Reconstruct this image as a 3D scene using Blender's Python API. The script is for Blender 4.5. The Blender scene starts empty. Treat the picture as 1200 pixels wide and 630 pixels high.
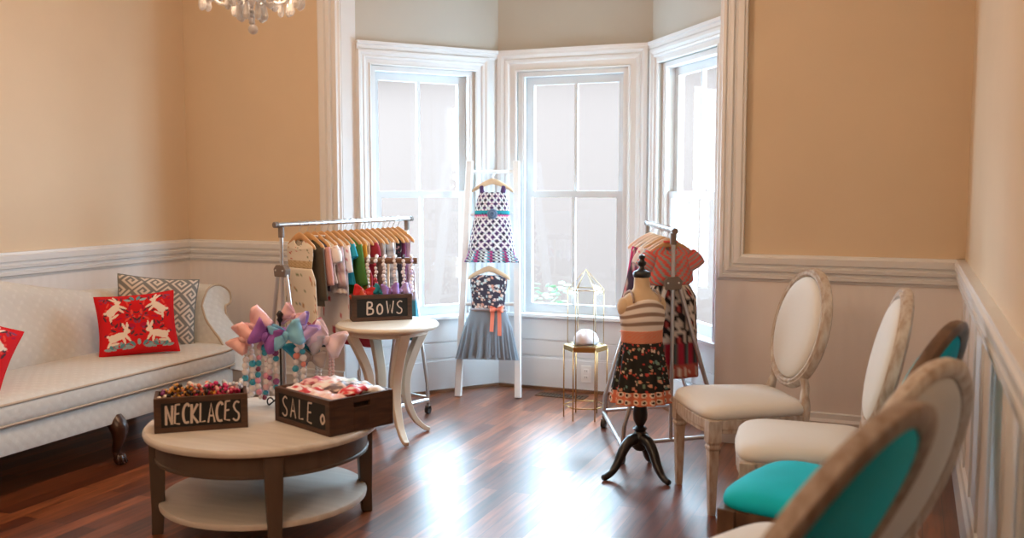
import bpy, math, random
from math import sin, cos, pi, sqrt, atan2, radians
from mathutils import Vector, Matrix
random.seed(7)
S = bpy.context.scene
COL = S.collection

# ---------------------------------------------------------------- camera frame
F_PX, EYE = 1130.0, 1.4
PIT = math.atan(98 / F_PX)
YAW = math.atan(470 / F_PX * cos(PIT))
Rx, Ry = cos(YAW), sin(YAW)
def W(r, d, z=0.0):
    """r metres to the right of and d metres ahead of where the photographer stood"""
    return Vector((Rx * r - Ry * d, Ry * r + Rx * d, z))

# ---------------------------------------------------------------- materials
MATS = {}
def nodes_of(name):
    m = bpy.data.materials.new(name); m.use_nodes = True
    nt = m.node_tree
    return m, nt, nt.nodes, nt.links, nt.nodes['Principled BSDF']
def mat(name, col, rough=0.6, metal=0.0, var=0.0, vscale=8.0, bump=0.0, bscale=60.0, spec=0.5, stretch=None, col2=None, sheen=0.0, coat=0.0):
    if name in MATS: return MATS[name]
    m, nt, N, L, b = nodes_of(name)
    b.inputs['Base Color'].default_value = (*col, 1); b.inputs['Roughness'].default_value = rough
    b.inputs['Metallic'].default_value = metal
    b.inputs['Specular IOR Level'].default_value = spec
    if sheen: b.inputs['Sheen Weight'].default_value = sheen
    if coat: b.inputs['Coat Weight'].default_value = coat
    if var or bump:
        tc = N.new('ShaderNodeTexCoord'); mp = N.new('ShaderNodeMapping')
        if stretch: mp.inputs['Scale'].default_value = stretch
        L.new(tc.outputs['Object'], mp.inputs['Vector'])
        if var:
            nz = N.new('ShaderNodeTexNoise'); nz.inputs['Scale'].default_value = vscale; nz.inputs['Detail'].default_value = 5
            L.new(mp.outputs[0], nz.inputs['Vector'])
            cr = N.new('ShaderNodeValToRGB'); cr.color_ramp.elements[0].position = .35; cr.color_ramp.elements[1].position = .65
            c2 = col2 or tuple(c * (1 - var) for c in col)
            cr.color_ramp.elements[0].color = (*c2, 1); cr.color_ramp.elements[1].color = (*col, 1)
            L.new(nz.outputs['Fac'], cr.inputs[0]); L.new(cr.outputs[0], b.inputs['Base Color'])
        if bump:
            n2 = N.new('ShaderNodeTexNoise'); n2.inputs['Scale'].default_value = bscale
            L.new(mp.outputs[0], n2.inputs['Vector'])
            bp = N.new('ShaderNodeBump'); bp.inputs['Strength'].default_value = bump; bp.inputs['Distance'].default_value = .004
            L.new(n2.outputs['Fac'], bp.inputs['Height']); L.new(bp.outputs[0], b.inputs['Normal'])
    MATS[name] = m
    return m

def print_mat(name='printed_fabric', rough=.85, spec=.2):
    if name in MATS: return MATS[name]
    m, nt, N, L, b = nodes_of(name)
    a = N.new('ShaderNodeAttribute'); a.attribute_name = 'Print'
    L.new(a.outputs['Color'], b.inputs['Base Color']); b.inputs['Roughness'].default_value = rough
    b.inputs['Specular IOR Level'].default_value = spec
    MATS[name] = m
    return m

def floor_mat():
    m, nt, N, L, b = nodes_of('oak_floor')
    tc = N.new('ShaderNodeTexCoord'); sp = N.new('ShaderNodeSeparateXYZ'); cb = N.new('ShaderNodeCombineXYZ')
    L.new(tc.outputs['Object'], sp.inputs[0]); L.new(sp.outputs['Y'], cb.inputs['X']); L.new(sp.outputs['X'], cb.inputs['Y'])
    br = N.new('ShaderNodeTexBrick'); br.offset = .37; br.offset_frequency = 2
    br.inputs['Scale'].default_value = 1; br.inputs['Brick Width'].default_value = 1.1; br.inputs['Row Height'].default_value = .082
    br.inputs['Mortar Size'].default_value = .0016; br.inputs['Mortar Smooth'].default_value = .3; br.inputs['Bias'].default_value = 0
    br.inputs['Color1'].default_value = (0, 0, 0, 1); br.inputs['Color2'].default_value = (1, 1, 1, 1); br.inputs['Mortar'].default_value = (.5, .5, .5, 1)
    L.new(cb.outputs[0], br.inputs['Vector'])
    cr = N.new('ShaderNodeValToRGB'); e = cr.color_ramp.elements
    e[0].position = 0; e[0].color = (.085, .018, .005, 1); e[1].position = 1; e[1].color = (.31, .088, .026, 1)
    k = e.new(.5); k.color = (.175, .044, .012, 1)
    L.new(br.outputs['Color'], cr.inputs[0])
    mp = N.new('ShaderNodeMapping'); mp.inputs['Scale'].default_value = (1.2, 14, 1); L.new(cb.outputs[0], mp.inputs['Vector'])
    nz = N.new('ShaderNodeTexNoise'); nz.inputs['Scale'].default_value = 2.9; nz.inputs['Detail'].default_value = 7; nz.inputs['Distortion'].default_value = .15
    L.new(mp.outputs[0], nz.inputs['Vector'])
    gr = N.new('ShaderNodeMapRange'); gr.inputs['From Min'].default_value = .3; gr.inputs['From Max'].default_value = .7
    gr.inputs['To Min'].default_value = .45; gr.inputs['To Max'].default_value = 1.45
    L.new(nz.outputs['Fac'], gr.inputs['Value'])
    mx = N.new('ShaderNodeVectorMath'); mx.operation = 'SCALE'; L.new(cr.outputs[0], mx.inputs[0]); L.new(gr.outputs[0], mx.inputs['Scale'])
    gap = N.new('ShaderNodeMixRGB'); gap.inputs['Color2'].default_value = (.02, .008, .004, 1)
    L.new(br.outputs['Fac'], gap.inputs['Fac']); L.new(mx.outputs[0], gap.inputs['Color1']); L.new(gap.outputs[0], b.inputs['Base Color'])
    n3 = N.new('ShaderNodeTexNoise'); n3.inputs['Scale'].default_value = 5; L.new(cb.outputs[0], n3.inputs['Vector'])
    rr = N.new('ShaderNodeMapRange'); rr.inputs['To Min'].default_value = .26; rr.inputs['To Max'].default_value = .42; L.new(n3.outputs['Fac'], rr.inputs['Value'])
    L.new(rr.outputs[0], b.inputs['Roughness'])
    b.inputs['Coat Weight'].default_value = .5; b.inputs['Coat Roughness'].default_value = .30
    bp = N.new('ShaderNodeBump'); bp.inputs['Strength'].default_value = .35; bp.inputs['Distance'].default_value = .002
    ad = N.new('ShaderNodeMath'); ad.operation = 'SUBTRACT'; ad.inputs[0].default_value = 1.0; L.new(br.outputs['Fac'], ad.inputs[1])
    L.new(ad.outputs[0], bp.inputs['Height']); L.new(bp.outputs[0], b.inputs['Normal'])
    return m

def glass_mat(name='window_glass', tint=(1, 1, 1), refl=.06, cloudy=0.0):
    m, nt, N, L, b = nodes_of(name); N.remove(b)
    t = N.new('ShaderNodeBsdfTransparent'); t.inputs[0].default_value = (*tint, 1)
    g = N.new('ShaderNodeBsdfGlossy'); g.inputs['Roughness'].default_value = .02
    mx = N.new('ShaderNodeMixShader'); mx.inputs[0].default_value = refl
    L.new(t.outputs[0], mx.inputs[1]); L.new(g.outputs[0], mx.inputs[2])
    if cloudy:
        df = N.new('ShaderNodeBsdfDiffuse'); df.inputs[0].default_value = (.9, .9, .9, 1); m2 = N.new('ShaderNodeMixShader'); m2.inputs[0].default_value = cloudy
        L.new(mx.outputs[0], m2.inputs[1]); L.new(df.outputs[0], m2.inputs[2]); mx = m2
    L.new(mx.outputs[0], N['Material Output'].inputs[0])
    return m

def beadboard_mat():
    m, nt, N, L, b = nodes_of('painted_beadboard')
    b.inputs['Base Color'].default_value = (.80, .76, .74, 1); b.inputs['Roughness'].default_value = .55
    tc = N.new('ShaderNodeTexCoord'); wv = N.new('ShaderNodeTexWave'); wv.wave_type = 'BANDS'; wv.bands_direction = 'DIAGONAL'
    wv.inputs['Scale'].default_value = 10; wv.wave_profile = 'SIN'
    L.new(tc.outputs['Object'], wv.inputs['Vector'])
    mp = N.new('ShaderNodeMapping'); mp.inputs['Scale'].default_value = (1, 1, 0); L.new(tc.outputs['Object'], mp.inputs['Vector']); L.new(mp.outputs[0], wv.inputs['Vector'])
    bp = N.new('ShaderNodeBump'); bp.inputs['Strength'].default_value = .25; bp.inputs['Distance'].default_value = .004
    L.new(wv.outputs['Fac'], bp.inputs['Height']); L.new(bp.outputs[0], b.inputs['Normal'])
    return m

def damask_mat():
    m, nt, N, L, b = nodes_of('cream_damask')
    tc = N.new('ShaderNodeTexCoord'); mp = N.new('ShaderNodeMapping'); mp.inputs['Rotation'].default_value = (radians(45), radians(20), radians(45)); mp.inputs['Scale'].default_value = (1, 1, 1)
    L.new(tc.outputs['Object'], mp.inputs['Vector'])
    ck = N.new('ShaderNodeTexVoronoi'); ck.inputs['Scale'].default_value = 26; ck.distance = 'MANHATTAN'; ck.inputs['Randomness'].default_value = .15
    L.new(mp.outputs[0], ck.inputs['Vector'])
    cr = N.new('ShaderNodeValToRGB'); cr.color_ramp.elements[0].color = (.66, .66, .63, 1); cr.color_ramp.elements[1].color = (.615, .615, .585, 1)
    cr.color_ramp.elements[0].position = .3; cr.color_ramp.elements[1].position = .6
    L.new(ck.outputs['Distance'], cr.inputs[0]); L.new(cr.outputs[0], b.inputs['Base Color'])
    b.inputs['Roughness'].default_value = .8; b.inputs['Sheen Weight'].default_value = .2; b.inputs['Specular IOR Level'].default_value = .3
    bp = N.new('ShaderNodeBump'); bp.inputs['Strength'].default_value = .3; bp.inputs['Distance'].default_value = .004
    L.new(ck.outputs['Distance'], bp.inputs['Height']); L.new(bp.outputs[0], b.inputs['Normal'])
    return m

def tulle_mat(name, col, alpha):
    m, nt, N, L, b = nodes_of(name)
    b.inputs['Base Color'].default_value = (*col, 1); b.inputs['Roughness'].default_value = .8; b.inputs['Alpha'].default_value = alpha
    return m

M_floor = floor_mat()
M_paint = mat('tan_wall_paint', (.70, .562, .40), .75, var=.03, vscale=3, bump=.05, bscale=120)
M_bay = mat('daylit_bay_paint', (.52, .50, .45), .75, var=.03, vscale=3)  # tan wall paint made paler, daylight and haze worked into its colour
M_trim = mat('white_gloss_trim', (.745, .755, .765), .38, var=.02, vscale=6)
M_bead = beadboard_mat()
M_ceil = mat('ceiling_paint', (.80, .76, .70), .9)
M_damask = damask_mat()
M_dkwood = mat('dark_mahogany', (.06, .022, .012), .3, var=.4, vscale=10)
M_glass = glass_mat(refl=.02)
M_clear = glass_mat('lantern_glass', (.97, .99, .99), .05)
M_crystal = glass_mat('cut_crystal', (.92, .93, .95), .38, .45)
M_chrome = mat('brushed_chrome', (.62, .62, .63), .28, 1.0)
M_bracket = mat('pewter_plastic', (.17, .135, .115), .5)
M_blackp = mat('black_rubber', (.02, .02, .02), .5)
M_sash = mat('dimmed_sash_paint', (.60, .615, .63), .45)  # trim paint darkened for the sashes, in place of weaker light on them
M_white = mat('white_paint', (.82, .82, .81), .45, var=.05, vscale=9)
M_cream = mat('cream_paint', (.78, .70, .58), .4, var=.05, vscale=6)
M_wash = mat('whitewashed_wood', (.115, .082, .06), .5, var=.25, vscale=3, stretch=(1, 9, 1), bump=.1)
M_washtop = mat('whitewashed_top', (.66, .63, .58), .38, var=.14, vscale=3, stretch=(1, 9, 1))
M_crate = mat('walnut_crate_wood', (.085, .036, .017), .55, var=.5, vscale=5, stretch=(2, 2, 12), bump=.15)
M_chalk = mat('chalkboard', (.009, .009, .009), .8)
M_chalkw = mat('chalk_paint_lettering', (.60, .50, .44), .8)
M_black = mat('black_lacquer', (.012, .011, .012), .3)
M_iron = mat('black_iron', (.015, .014, .015), .4, .3)
M_hang = mat('beech_hanger', (.66, .36, .15), .45, var=.2, vscale=14)
M_hangp = mat('pale_beech_hanger', (.74, .55, .36), .45, var=.15, vscale=14)
M_gold = mat('antique_gold', (.42, .25, .10), .35, 1.0)
M_goldp = mat('pale_gold', (.55, .42, .25), .3, 1.0)
M_drift = mat('distressed_grey_wood', (.60, .56, .51), .5, col2=(.40, .31, .24), var=.5, vscale=15, stretch=(3, 3, 1), bump=.1)
M_driftd = mat('distressed_brown_wood', (.40, .33, .28), .5, col2=(.24, .165, .12), var=.5, vscale=15, stretch=(3, 3, 1), bump=.1)
M_driftk = mat('dark_walnut_frame', (.15, .085, .05), .45, var=.5, vscale=8, stretch=(3, 3, 1), bump=.1)
M_cremeup = mat('cream_linen', (.72, .72, .69), .75, bump=.08, bscale=300, sheen=.2)
M_teal = mat('teal_velvet', (.0, .58, .74), .7, var=.12, vscale=4, spec=.2)
M_print = print_mat()
M_bead_m = print_mat('glossy_beads', .25, .5)
M_satin = print_mat('satin_ribbon', .45, .4)
M_linen = mat('natural_linen', (.62, .47, .31), .8, bump=.1, bscale=250)
M_tulle = tulle_mat('grey_tulle', (.29, .335, .39), .6)
M_tullew = tulle_mat('pale_tulle', (.82, .80, .85), .6)
M_plate = mat('outlet_plastic', (.85, .85, .83), .4)
M_bronze = mat('bronze_register', (.17, .10, .06), .45, .6)
M_dark = mat('recess_shade', (.02, .015, .012), .8)
M_puff = mat('white_plush', (.88, .80, .79), .95)
M_leaf = mat('shrub_leaf', (.10, .17, .085), .6, var=.3, vscale=20)
M_stone = mat('pale_gravel', (.25, .24, .225), .9, var=.2, vscale=15)
M_doorw = mat('espresso_door', (.035, .02, .014), .4, var=.3, vscale=6, stretch=(8, 8, 1))
M_seam = mat('taupe_piping', (.50, .40, .30), .7)

# ---------------------------------------------------------------- mesh builder
class MB:
    def __init__(s): s.v, s.f, s.c = [], [], []
    def add(s, vs, fs, cols=None):
        o = len(s.v); s.v += [tuple(x) for x in vs]; s.f += [tuple(i + o for i in f) for f in fs]
        if cols is None: cols = [(1, 1, 1)] * len(vs)
        elif isinstance(cols, tuple): cols = [cols] * len(vs)
        s.c += cols
        return s
    def box(s, x0, x1, y0, y1, z0, z1, M=None, col=None):
        vs = [Vector((x, y, z)) for z in (z0, z1) for y in (y0, y1) for x in (x0, x1)]
        if M is not None: vs = [M @ v for v in vs]
        return s.add(vs, [(0, 2, 3, 1), (4, 5, 7, 6), (0, 1, 5, 4), (1, 3, 7, 5), (3, 2, 6, 7), (2, 0, 4, 6)], col)
    def grid(s, fn, nu, nv, cu=False, cv=False, cfn=None, cap0=False, cap1=False):
        vs, cols, fs = [], [], []
        for j in range(nv + (0 if cv else 1)):
            for i in range(nu + (0 if cu else 1)):
                u, v = i / nu, j / nv
                vs.append(Vector(fn(u, v)))
                if cfn: cols.append(tuple(cfn(u, v)))
        w = nu + (0 if cu else 1); h = nv + (0 if cv else 1)
        for j in range(nv):
            for i in range(nu):
                a = j * w + i; b = j * w + (i + 1) % w; c = ((j + 1) % h) * w + (i + 1) % w; d = ((j + 1) % h) * w + i
                fs.append((a, b, c, d))
        if cap0: fs.append(tuple(range(w))[::-1])
        if cap1: fs.append(tuple((h - 1) * w + i for i in range(w)))
        return s.add(vs, fs, cols or None)
    def lathe(s, prof, n=32, c=(0, 0, 0), sx=1, sy=1, col=None):
        vs = [(c[0] + r * sx * cos(2 * pi * i / n), c[1] + r * sy * sin(2 * pi * i / n), c[2] + z) for (r, z) in prof for i in range(n)]
        fs = [(j * n + i, j * n + (i + 1) % n, (j + 1) * n + (i + 1) % n, (j + 1) * n + i) for j in range(len(prof) - 1) for i in range(n)]
        fs.append(tuple(range(n))[::-1]); fs.append(tuple((len(prof) - 1) * n + i for i in range(n)))
        return s.add(vs, fs, col)
    def tube(s, pts, rad, n=8, closed=False, col=None, flat=None):
        pts = [Vector(p) for p in pts]; m = len(pts)
        if not isinstance(rad, (list, tuple)): rad = [rad] * m
        tang = []
        for i in range(m):
            a = pts[(i - 1) % m] if (closed or i > 0) else pts[i]; b = pts[(i + 1) % m] if (closed or i < m - 1) else pts[i]
            t = (b - a); tang.append(t.normalized() if t.length > 1e-9 else Vector((0, 0, 1)))
        ref = Vector((0, 0, 1)) if abs(tang[0].z) < .9 else Vector((1, 0, 0))
        nrm = tang[0].cross(ref).normalized(); vs = []
        for i in range(m):
            nrm = (nrm - tang[i] * nrm.dot(tang[i])); nrm = nrm.normalized() if nrm.length > 1e-6 else tang[i].orthogonal().normalized()
            bi = tang[i].cross(nrm)
            for k in range(n):
                a = 2 * pi * k / n; o = nrm * cos(a) * rad[i] + bi * sin(a) * rad[i]
                if flat: o = o - Vector(flat[0]) * (o.dot(Vector(flat[0])) * (1 - flat[1]))
                vs.append(pts[i] + o)
        fs = []
        for j in range(m if closed else m - 1):
            for k in range(n):
                fs.append((j * n + k, j * n + (k + 1) % n, ((j + 1) % m) * n + (k + 1) % n, ((j + 1) % m) * n + k))
        if not closed: fs.append(tuple(range(n))[::-1]); fs.append(tuple((m - 1) * n + k for k in range(n)))
        return s.add(vs, fs, col)
    def ball(s, c, r, nu=10, nv=6, sc=(1, 1, 1), col=None, M=None):
        vs = [Vector((0, 0, 1))] ; fs = []
        for j in range(1, nv):
            t = pi * j / nv
            vs += [Vector((sin(t) * cos(2 * pi * i / nu), sin(t) * sin(2 * pi * i / nu), cos(t))) for i in range(nu)]
        vs.append(Vector((0, 0, -1)))
        for i in range(nu): fs.append((0, 1 + i, 1 + (i + 1) % nu))
        for j in range(nv - 2):
            for i in range(nu): fs.append((1 + j * nu + i, 1 + (j + 1) * nu + i, 1 + (j + 1) * nu + (i + 1) % nu, 1 + j * nu + (i + 1) % nu))
        e = len(vs) - 1; b = 1 + (nv - 2) * nu
        for i in range(nu): fs.append((b + i, e, b + (i + 1) % nu))
        out = []
        for v in vs:
            v = Vector((v.x * sc[0] * r, v.y * sc[1] * r, v.z * sc[2] * r))
            if M is not None: v = M @ v
            out.append(v + Vector(c))
        return s.add(out, fs, col)
    def prism(s, outline, z0, z1, M=None, col=None):
        n = len(outline); vs = [Vector((x, y, z0)) for x, y in outline] + [Vector((x, y, z1)) for x, y in outline]
        if M is not None: vs = [M @ v for v in vs]
        fs = [tuple(range(n))[::-1], tuple(range(n, 2 * n))] + [(i, (i + 1) % n, n + (i + 1) % n, n + i) for i in range(n)]
        return s.add(vs, fs, col)
    def rings(s, rings, cols=None, cap=True):
        n = len(rings[0]); vs = [p for r in rings for p in r]
        fs = [(j * n + i, j * n + (i + 1) % n, (j + 1) * n + (i + 1) % n, (j + 1) * n + i) for j in range(len(rings) - 1) for i in range(n)]
        if cap: fs.append(tuple(range(n))[::-1]); fs.append(tuple((len(rings) - 1) * n + i for i in range(n)))
        return s.add(vs, fs, cols)
    def sweep(s, path, nrm, prof, closed=False):
        """profile (t, h): t along the in-wall side (nrm x dir), h out of the wall along nrm; mitred"""
        path = [Vector(p) for p in path]; nrm = Vector(nrm).normalized(); m = len(path); rows = []
        for i in range(m):
            ds = []
            if closed or i > 0: ds.append((path[i] - path[(i - 1) % m]).normalized())
            if closed or i < m - 1: ds.append((path[(i + 1) % m] - path[i]).normalized())
            sd = [nrm.cross(d) for d in ds]
            mt = sd[0] if len(sd) == 1 else (sd[0] + sd[1]) / (1 + sd[0].dot(sd[1]))
            rows.append([path[i] + mt * t + nrm * h for t, h in prof])
        n = len(prof); vs = [p for r in rows for p in r]; fs = []
        for j in range(m if closed else m - 1):
            for k in range(n): fs.append((j * n + k, j * n + (k + 1) % n, ((j + 1) % m) * n + (k + 1) % n, ((j + 1) % m) * n + k))
        if not closed: fs.append(tuple(range(n))[::-1]); fs.append(tuple((m - 1) * n + k for k in range(n)))
        return s.add(vs, fs)
    def build(s, name, mt, parent=None, smooth=False, bevel=0.0, sub=0, solid=0.0, angle=None):
        me = bpy.data.meshes.new(name); me.from_pydata(s.v, [], s.f)
        if mt.name in ('printed_fabric', 'glossy_beads', 'satin_ribbon'):
            at = me.attributes.new('Print', 'FLOAT_COLOR', 'POINT')
            at.data.foreach_set('color', [x for c in s.c for x in (*c, 1.0)])
        me.materials.append(mt); me.validate(); me.update()
        import bmesh
        bm = bmesh.new(); bm.from_mesh(me); bmesh.ops.recalc_face_normals(bm, faces=bm.faces); bm.to_mesh(me); bm.free()
        if smooth:
            me.polygons.foreach_set('use_smooth', [True] * len(me.polygons))
            if angle is not None:
                me.set_sharp_from_angle(angle=radians(angle))
        o = bpy.data.objects.new(name, me); COL.objects.link(o)
        if parent is not None: o.parent = parent
        if bevel:
            b = o.modifiers.new('b', 'BEVEL'); b.width = bevel; b.segments = 2; b.limit_method = 'ANGLE'
        if solid:
            b = o.modifiers.new('s', 'SOLIDIFY'); b.thickness = solid; b.offset = 0
        if sub:
            b = o.modifiers.new('u', 'SUBSURF'); b.levels = sub; b.render_levels = sub
        return o

def tag(o, label, cat, group=None):
    o['label'] = label; o['category'] = cat
    if group: o['group'] = group
    return o
def thing(name, label, cat, loc=(0, 0, 0), rz=0.0, group=None):
    o = bpy.data.objects.new(name, None); COL.objects.link(o)
    o.empty_display_size = .05
    o.location = loc; o.rotation_euler = (0, 0, rz)
    return tag(o, label, cat, group)
def struct(o): o['kind'] = 'structure'; return o
def lerp(a, b, t): return a + (b - a) * t
def interp(tab, x):
    if x <= tab[0][0]: return tab[0][1]
    for (x0, y0), (x1, y1) in zip(tab, tab[1:]):
        if x <= x1: return y0 + (y1 - y0) * (x - x0) / (x1 - x0)
    return tab[-1][1]
def smooth_path(pts, n=6):
    pts = [Vector(p) for p in pts]; out = []
    for i in range(len(pts) - 1):
        p0 = pts[max(i - 1, 0)]; p1 = pts[i]; p2 = pts[i + 1]; p3 = pts[min(i + 2, len(pts) - 1)]
        for k in range(n):
            t = k / n
            out.append(.5 * ((2 * p1) + (p2 - p0) * t + (2 * p0 - 5 * p1 + 4 * p2 - p3) * t * t + (3 * p1 - p0 - 3 * p2 + p3) * t ** 3))
    out.append(pts[-1]); return out
def rz_to(fx, fy): return atan2(-fx, fy)

# ---------------------------------------------------------------- the room
XL, XR, YB, CEIL, YREAR = -4.57, .25, 5.25, 3.2, -1.6
ML, MR = Vector((-2.655, 6.16, 0)), Vector((-1.575, 6.16, 0))
LL, RR = Vector((-3.285, 5.338, 0)), Vector((-.945, 5.338, 0))
JL, JR = -3.335, -.97
fl = MB(); fl.prism([(XL - .2, YREAR - .2), (XR + .2, YREAR - .2), (XR + .2, YB + .05), (RR.x + .1, YB + .06), (MR.x + .1, 6.25), (ML.x - .1, 6.25), (LL.x - .1, YB + .06), (XL - .2, YB + .05)], -.1, 0)
struct(fl.build('floor', M_floor))
c = MB(); c.box(XL - .2, XR + .2, YREAR - .2, 6.4, CEIL, CEIL + .1); struct(c.build('ceiling', M_ceil))
w = MB(); w.box(XL - .12, XL, YREAR - .12, YB + .1, 0, CEIL); struct(w.build('wall_left', M_paint))
DY0, DY1 = .55, 1.45          # the doorway in the right wall
w = MB(); w.box(XR, XR + .12, DY1, YB + .1, 0, CEIL); w.box(XR, XR + .12, YREAR - .12, DY0, 0, CEIL); w.box(XR, XR + .12, DY0, DY1, 2.1, CEIL)
struct(w.build('wall_right', M_paint))
w = MB(); w.box(XL - .12, XR + .12, YREAR - .12, YREAR, 0, CEIL); struct(w.build('wall_rear', M_paint))
w = MB()
w.prism([(XL, YB), (JL, YB), (LL.x, LL.y), (LL.x - .1, LL.y + .05), (XL, YB + .12)], 0, CEIL)
w.prism([(JR, YB), (XR, YB), (XR, YB + .12), (RR.x + .1, RR.y + .05), (RR.x, RR.y)], 0, CEIL)
w.box(JL, JR, YB, YB + .088, 2.95, CEIL)
struct(w.build('wall_back', M_paint))
# plaster jambs of the bay opening are painted white like the trim
j = MB()
j.prism([(JL - .001, YB - .002), (JL + .004, YB - .002), (LL.x + .003, LL.y), (LL.x - .02, LL.y)], 0, 2.95)
j.prism([(JR + .001, YB - .002), (JR - .004, YB - .002), (RR.x - .003, RR.y), (RR.x + .02, RR.y)], 0, 2.95)
struct(j.build('trim_1', M_trim))

PROF = [(0, 0), (0, .014), (.012, .02), (.018, .032), (.034, .034), (.039, .022), (.052, .024), (.058, .042), (.074, .046), (.08, .03), (.088, .032), (.096, .046), (.128, .050), (.134, .042), (.145, .040), (.145, 0)]
t = MB(); t.sweep([(JR, YB, 2.95), (JR, YB, .89), (XR, YB, .89)], (0, -1, 0), PROF); struct(t.build('trim_2', M_trim))
t = MB(); t.sweep([(XL, YB, .89), (JL, YB, .89), (JL, YB, 2.95)], (0, -1, 0), PROF); struct(t.build('trim_3', M_trim))
t = MB(); t.sweep([(XL, YREAR, .89), (XL, YB, .89)], (1, 0, 0), PROF); struct(t.build('trim_4', M_trim))
t = MB(); t.sweep([(XR, YB, .89), (XR, DY1 + .11, .89)], (-1, 0, 0), PROF); struct(t.build('trim_5', M_trim))
# wainscot
def wains(name, p0, p1, th=.008):
    b = MB(); b.box(min(p0[0], p1[0]), max(p0[0], p1[0]), min(p0[1], p1[1]), max(p0[1], p1[1]), 0, .9); return struct(b.build(name, M_bead))
wains('wall_back_wainscot', (XL, YB - .008), (JL, YB + .01)); wains('wall_back_wainscot', (JR, YB - .008), (XR, YB + .01))
wains('wall_left_wainscot', (XL - .01, YREAR), (XL + .008, YB)); wains('wall_right_wainscot', (XR - .008, DY1 + .11), (XR + .01, YB))
b_ = MB()
for k in range(9): b_.box(XR - .016, XR - .008, YB - .40 - .42 * k, YB - .36 - .42 * k, .2, .9)
struct(b_.build('wall_right_batten', M_trim))
BP = [(0, 0), (0, .022), (.15, .022), (.165, .026), (.18, .016), (.205, .012), (.21, 0)]
def baseb(name, a, b, n, y0=0):
    m = MB(); m.sweep([a, b], n, BP); return struct(m.build(name, M_trim))
baseb('baseboard_back', (XL, YB - .008, 0), (JL, YB - .008, 0), (0, -1, 0)); baseb('baseboard_back', (JR, YB - .008, 0), (XR, YB - .008, 0), (0, -1, 0))
baseb('baseboard_left', (XL + .008, YREAR, 0), (XL + .008, YB, 0), (1, 0, 0)); baseb('baseboard_right', (XR - .008, YB, 0), (XR - .008, DY1 + .11, 0), (-1, 0, 0))
# doorway on the right wall
d = struct(bpy.data.objects.new('door_1', None)); COL.objects.link(d)
b = MB(); b.box(XR + .05, XR + .09, DY0, DY1, 0, 2.1)
for (z0, z1) in ((.15, .95), (1.08, 1.98)):
    for (y0, y1) in ((DY0 + .1, DY0 + .41), (DY0 + .49, DY0 + .8)): b.box(XR + .044, XR + .05, y0, y1, z0, z1)
b.build('door_leaf', M_doorw, d)
b = MB(); b.sweep([(XR, DY0, 0), (XR, DY0, 2.1), (XR, DY1, 2.1), (XR, DY1, 0)], (-1, 0, 0), [(-x, h * .6) for x, h in PROF if x < .11] + [(-.11, .02), (-.11, 0)]); b.build('door_casing', M_trim, d)
b = MB(); b.ball((XR + .01, DY0 + .07, 1.0), .03); b.build('door_handle', M_gold, d, True)

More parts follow.
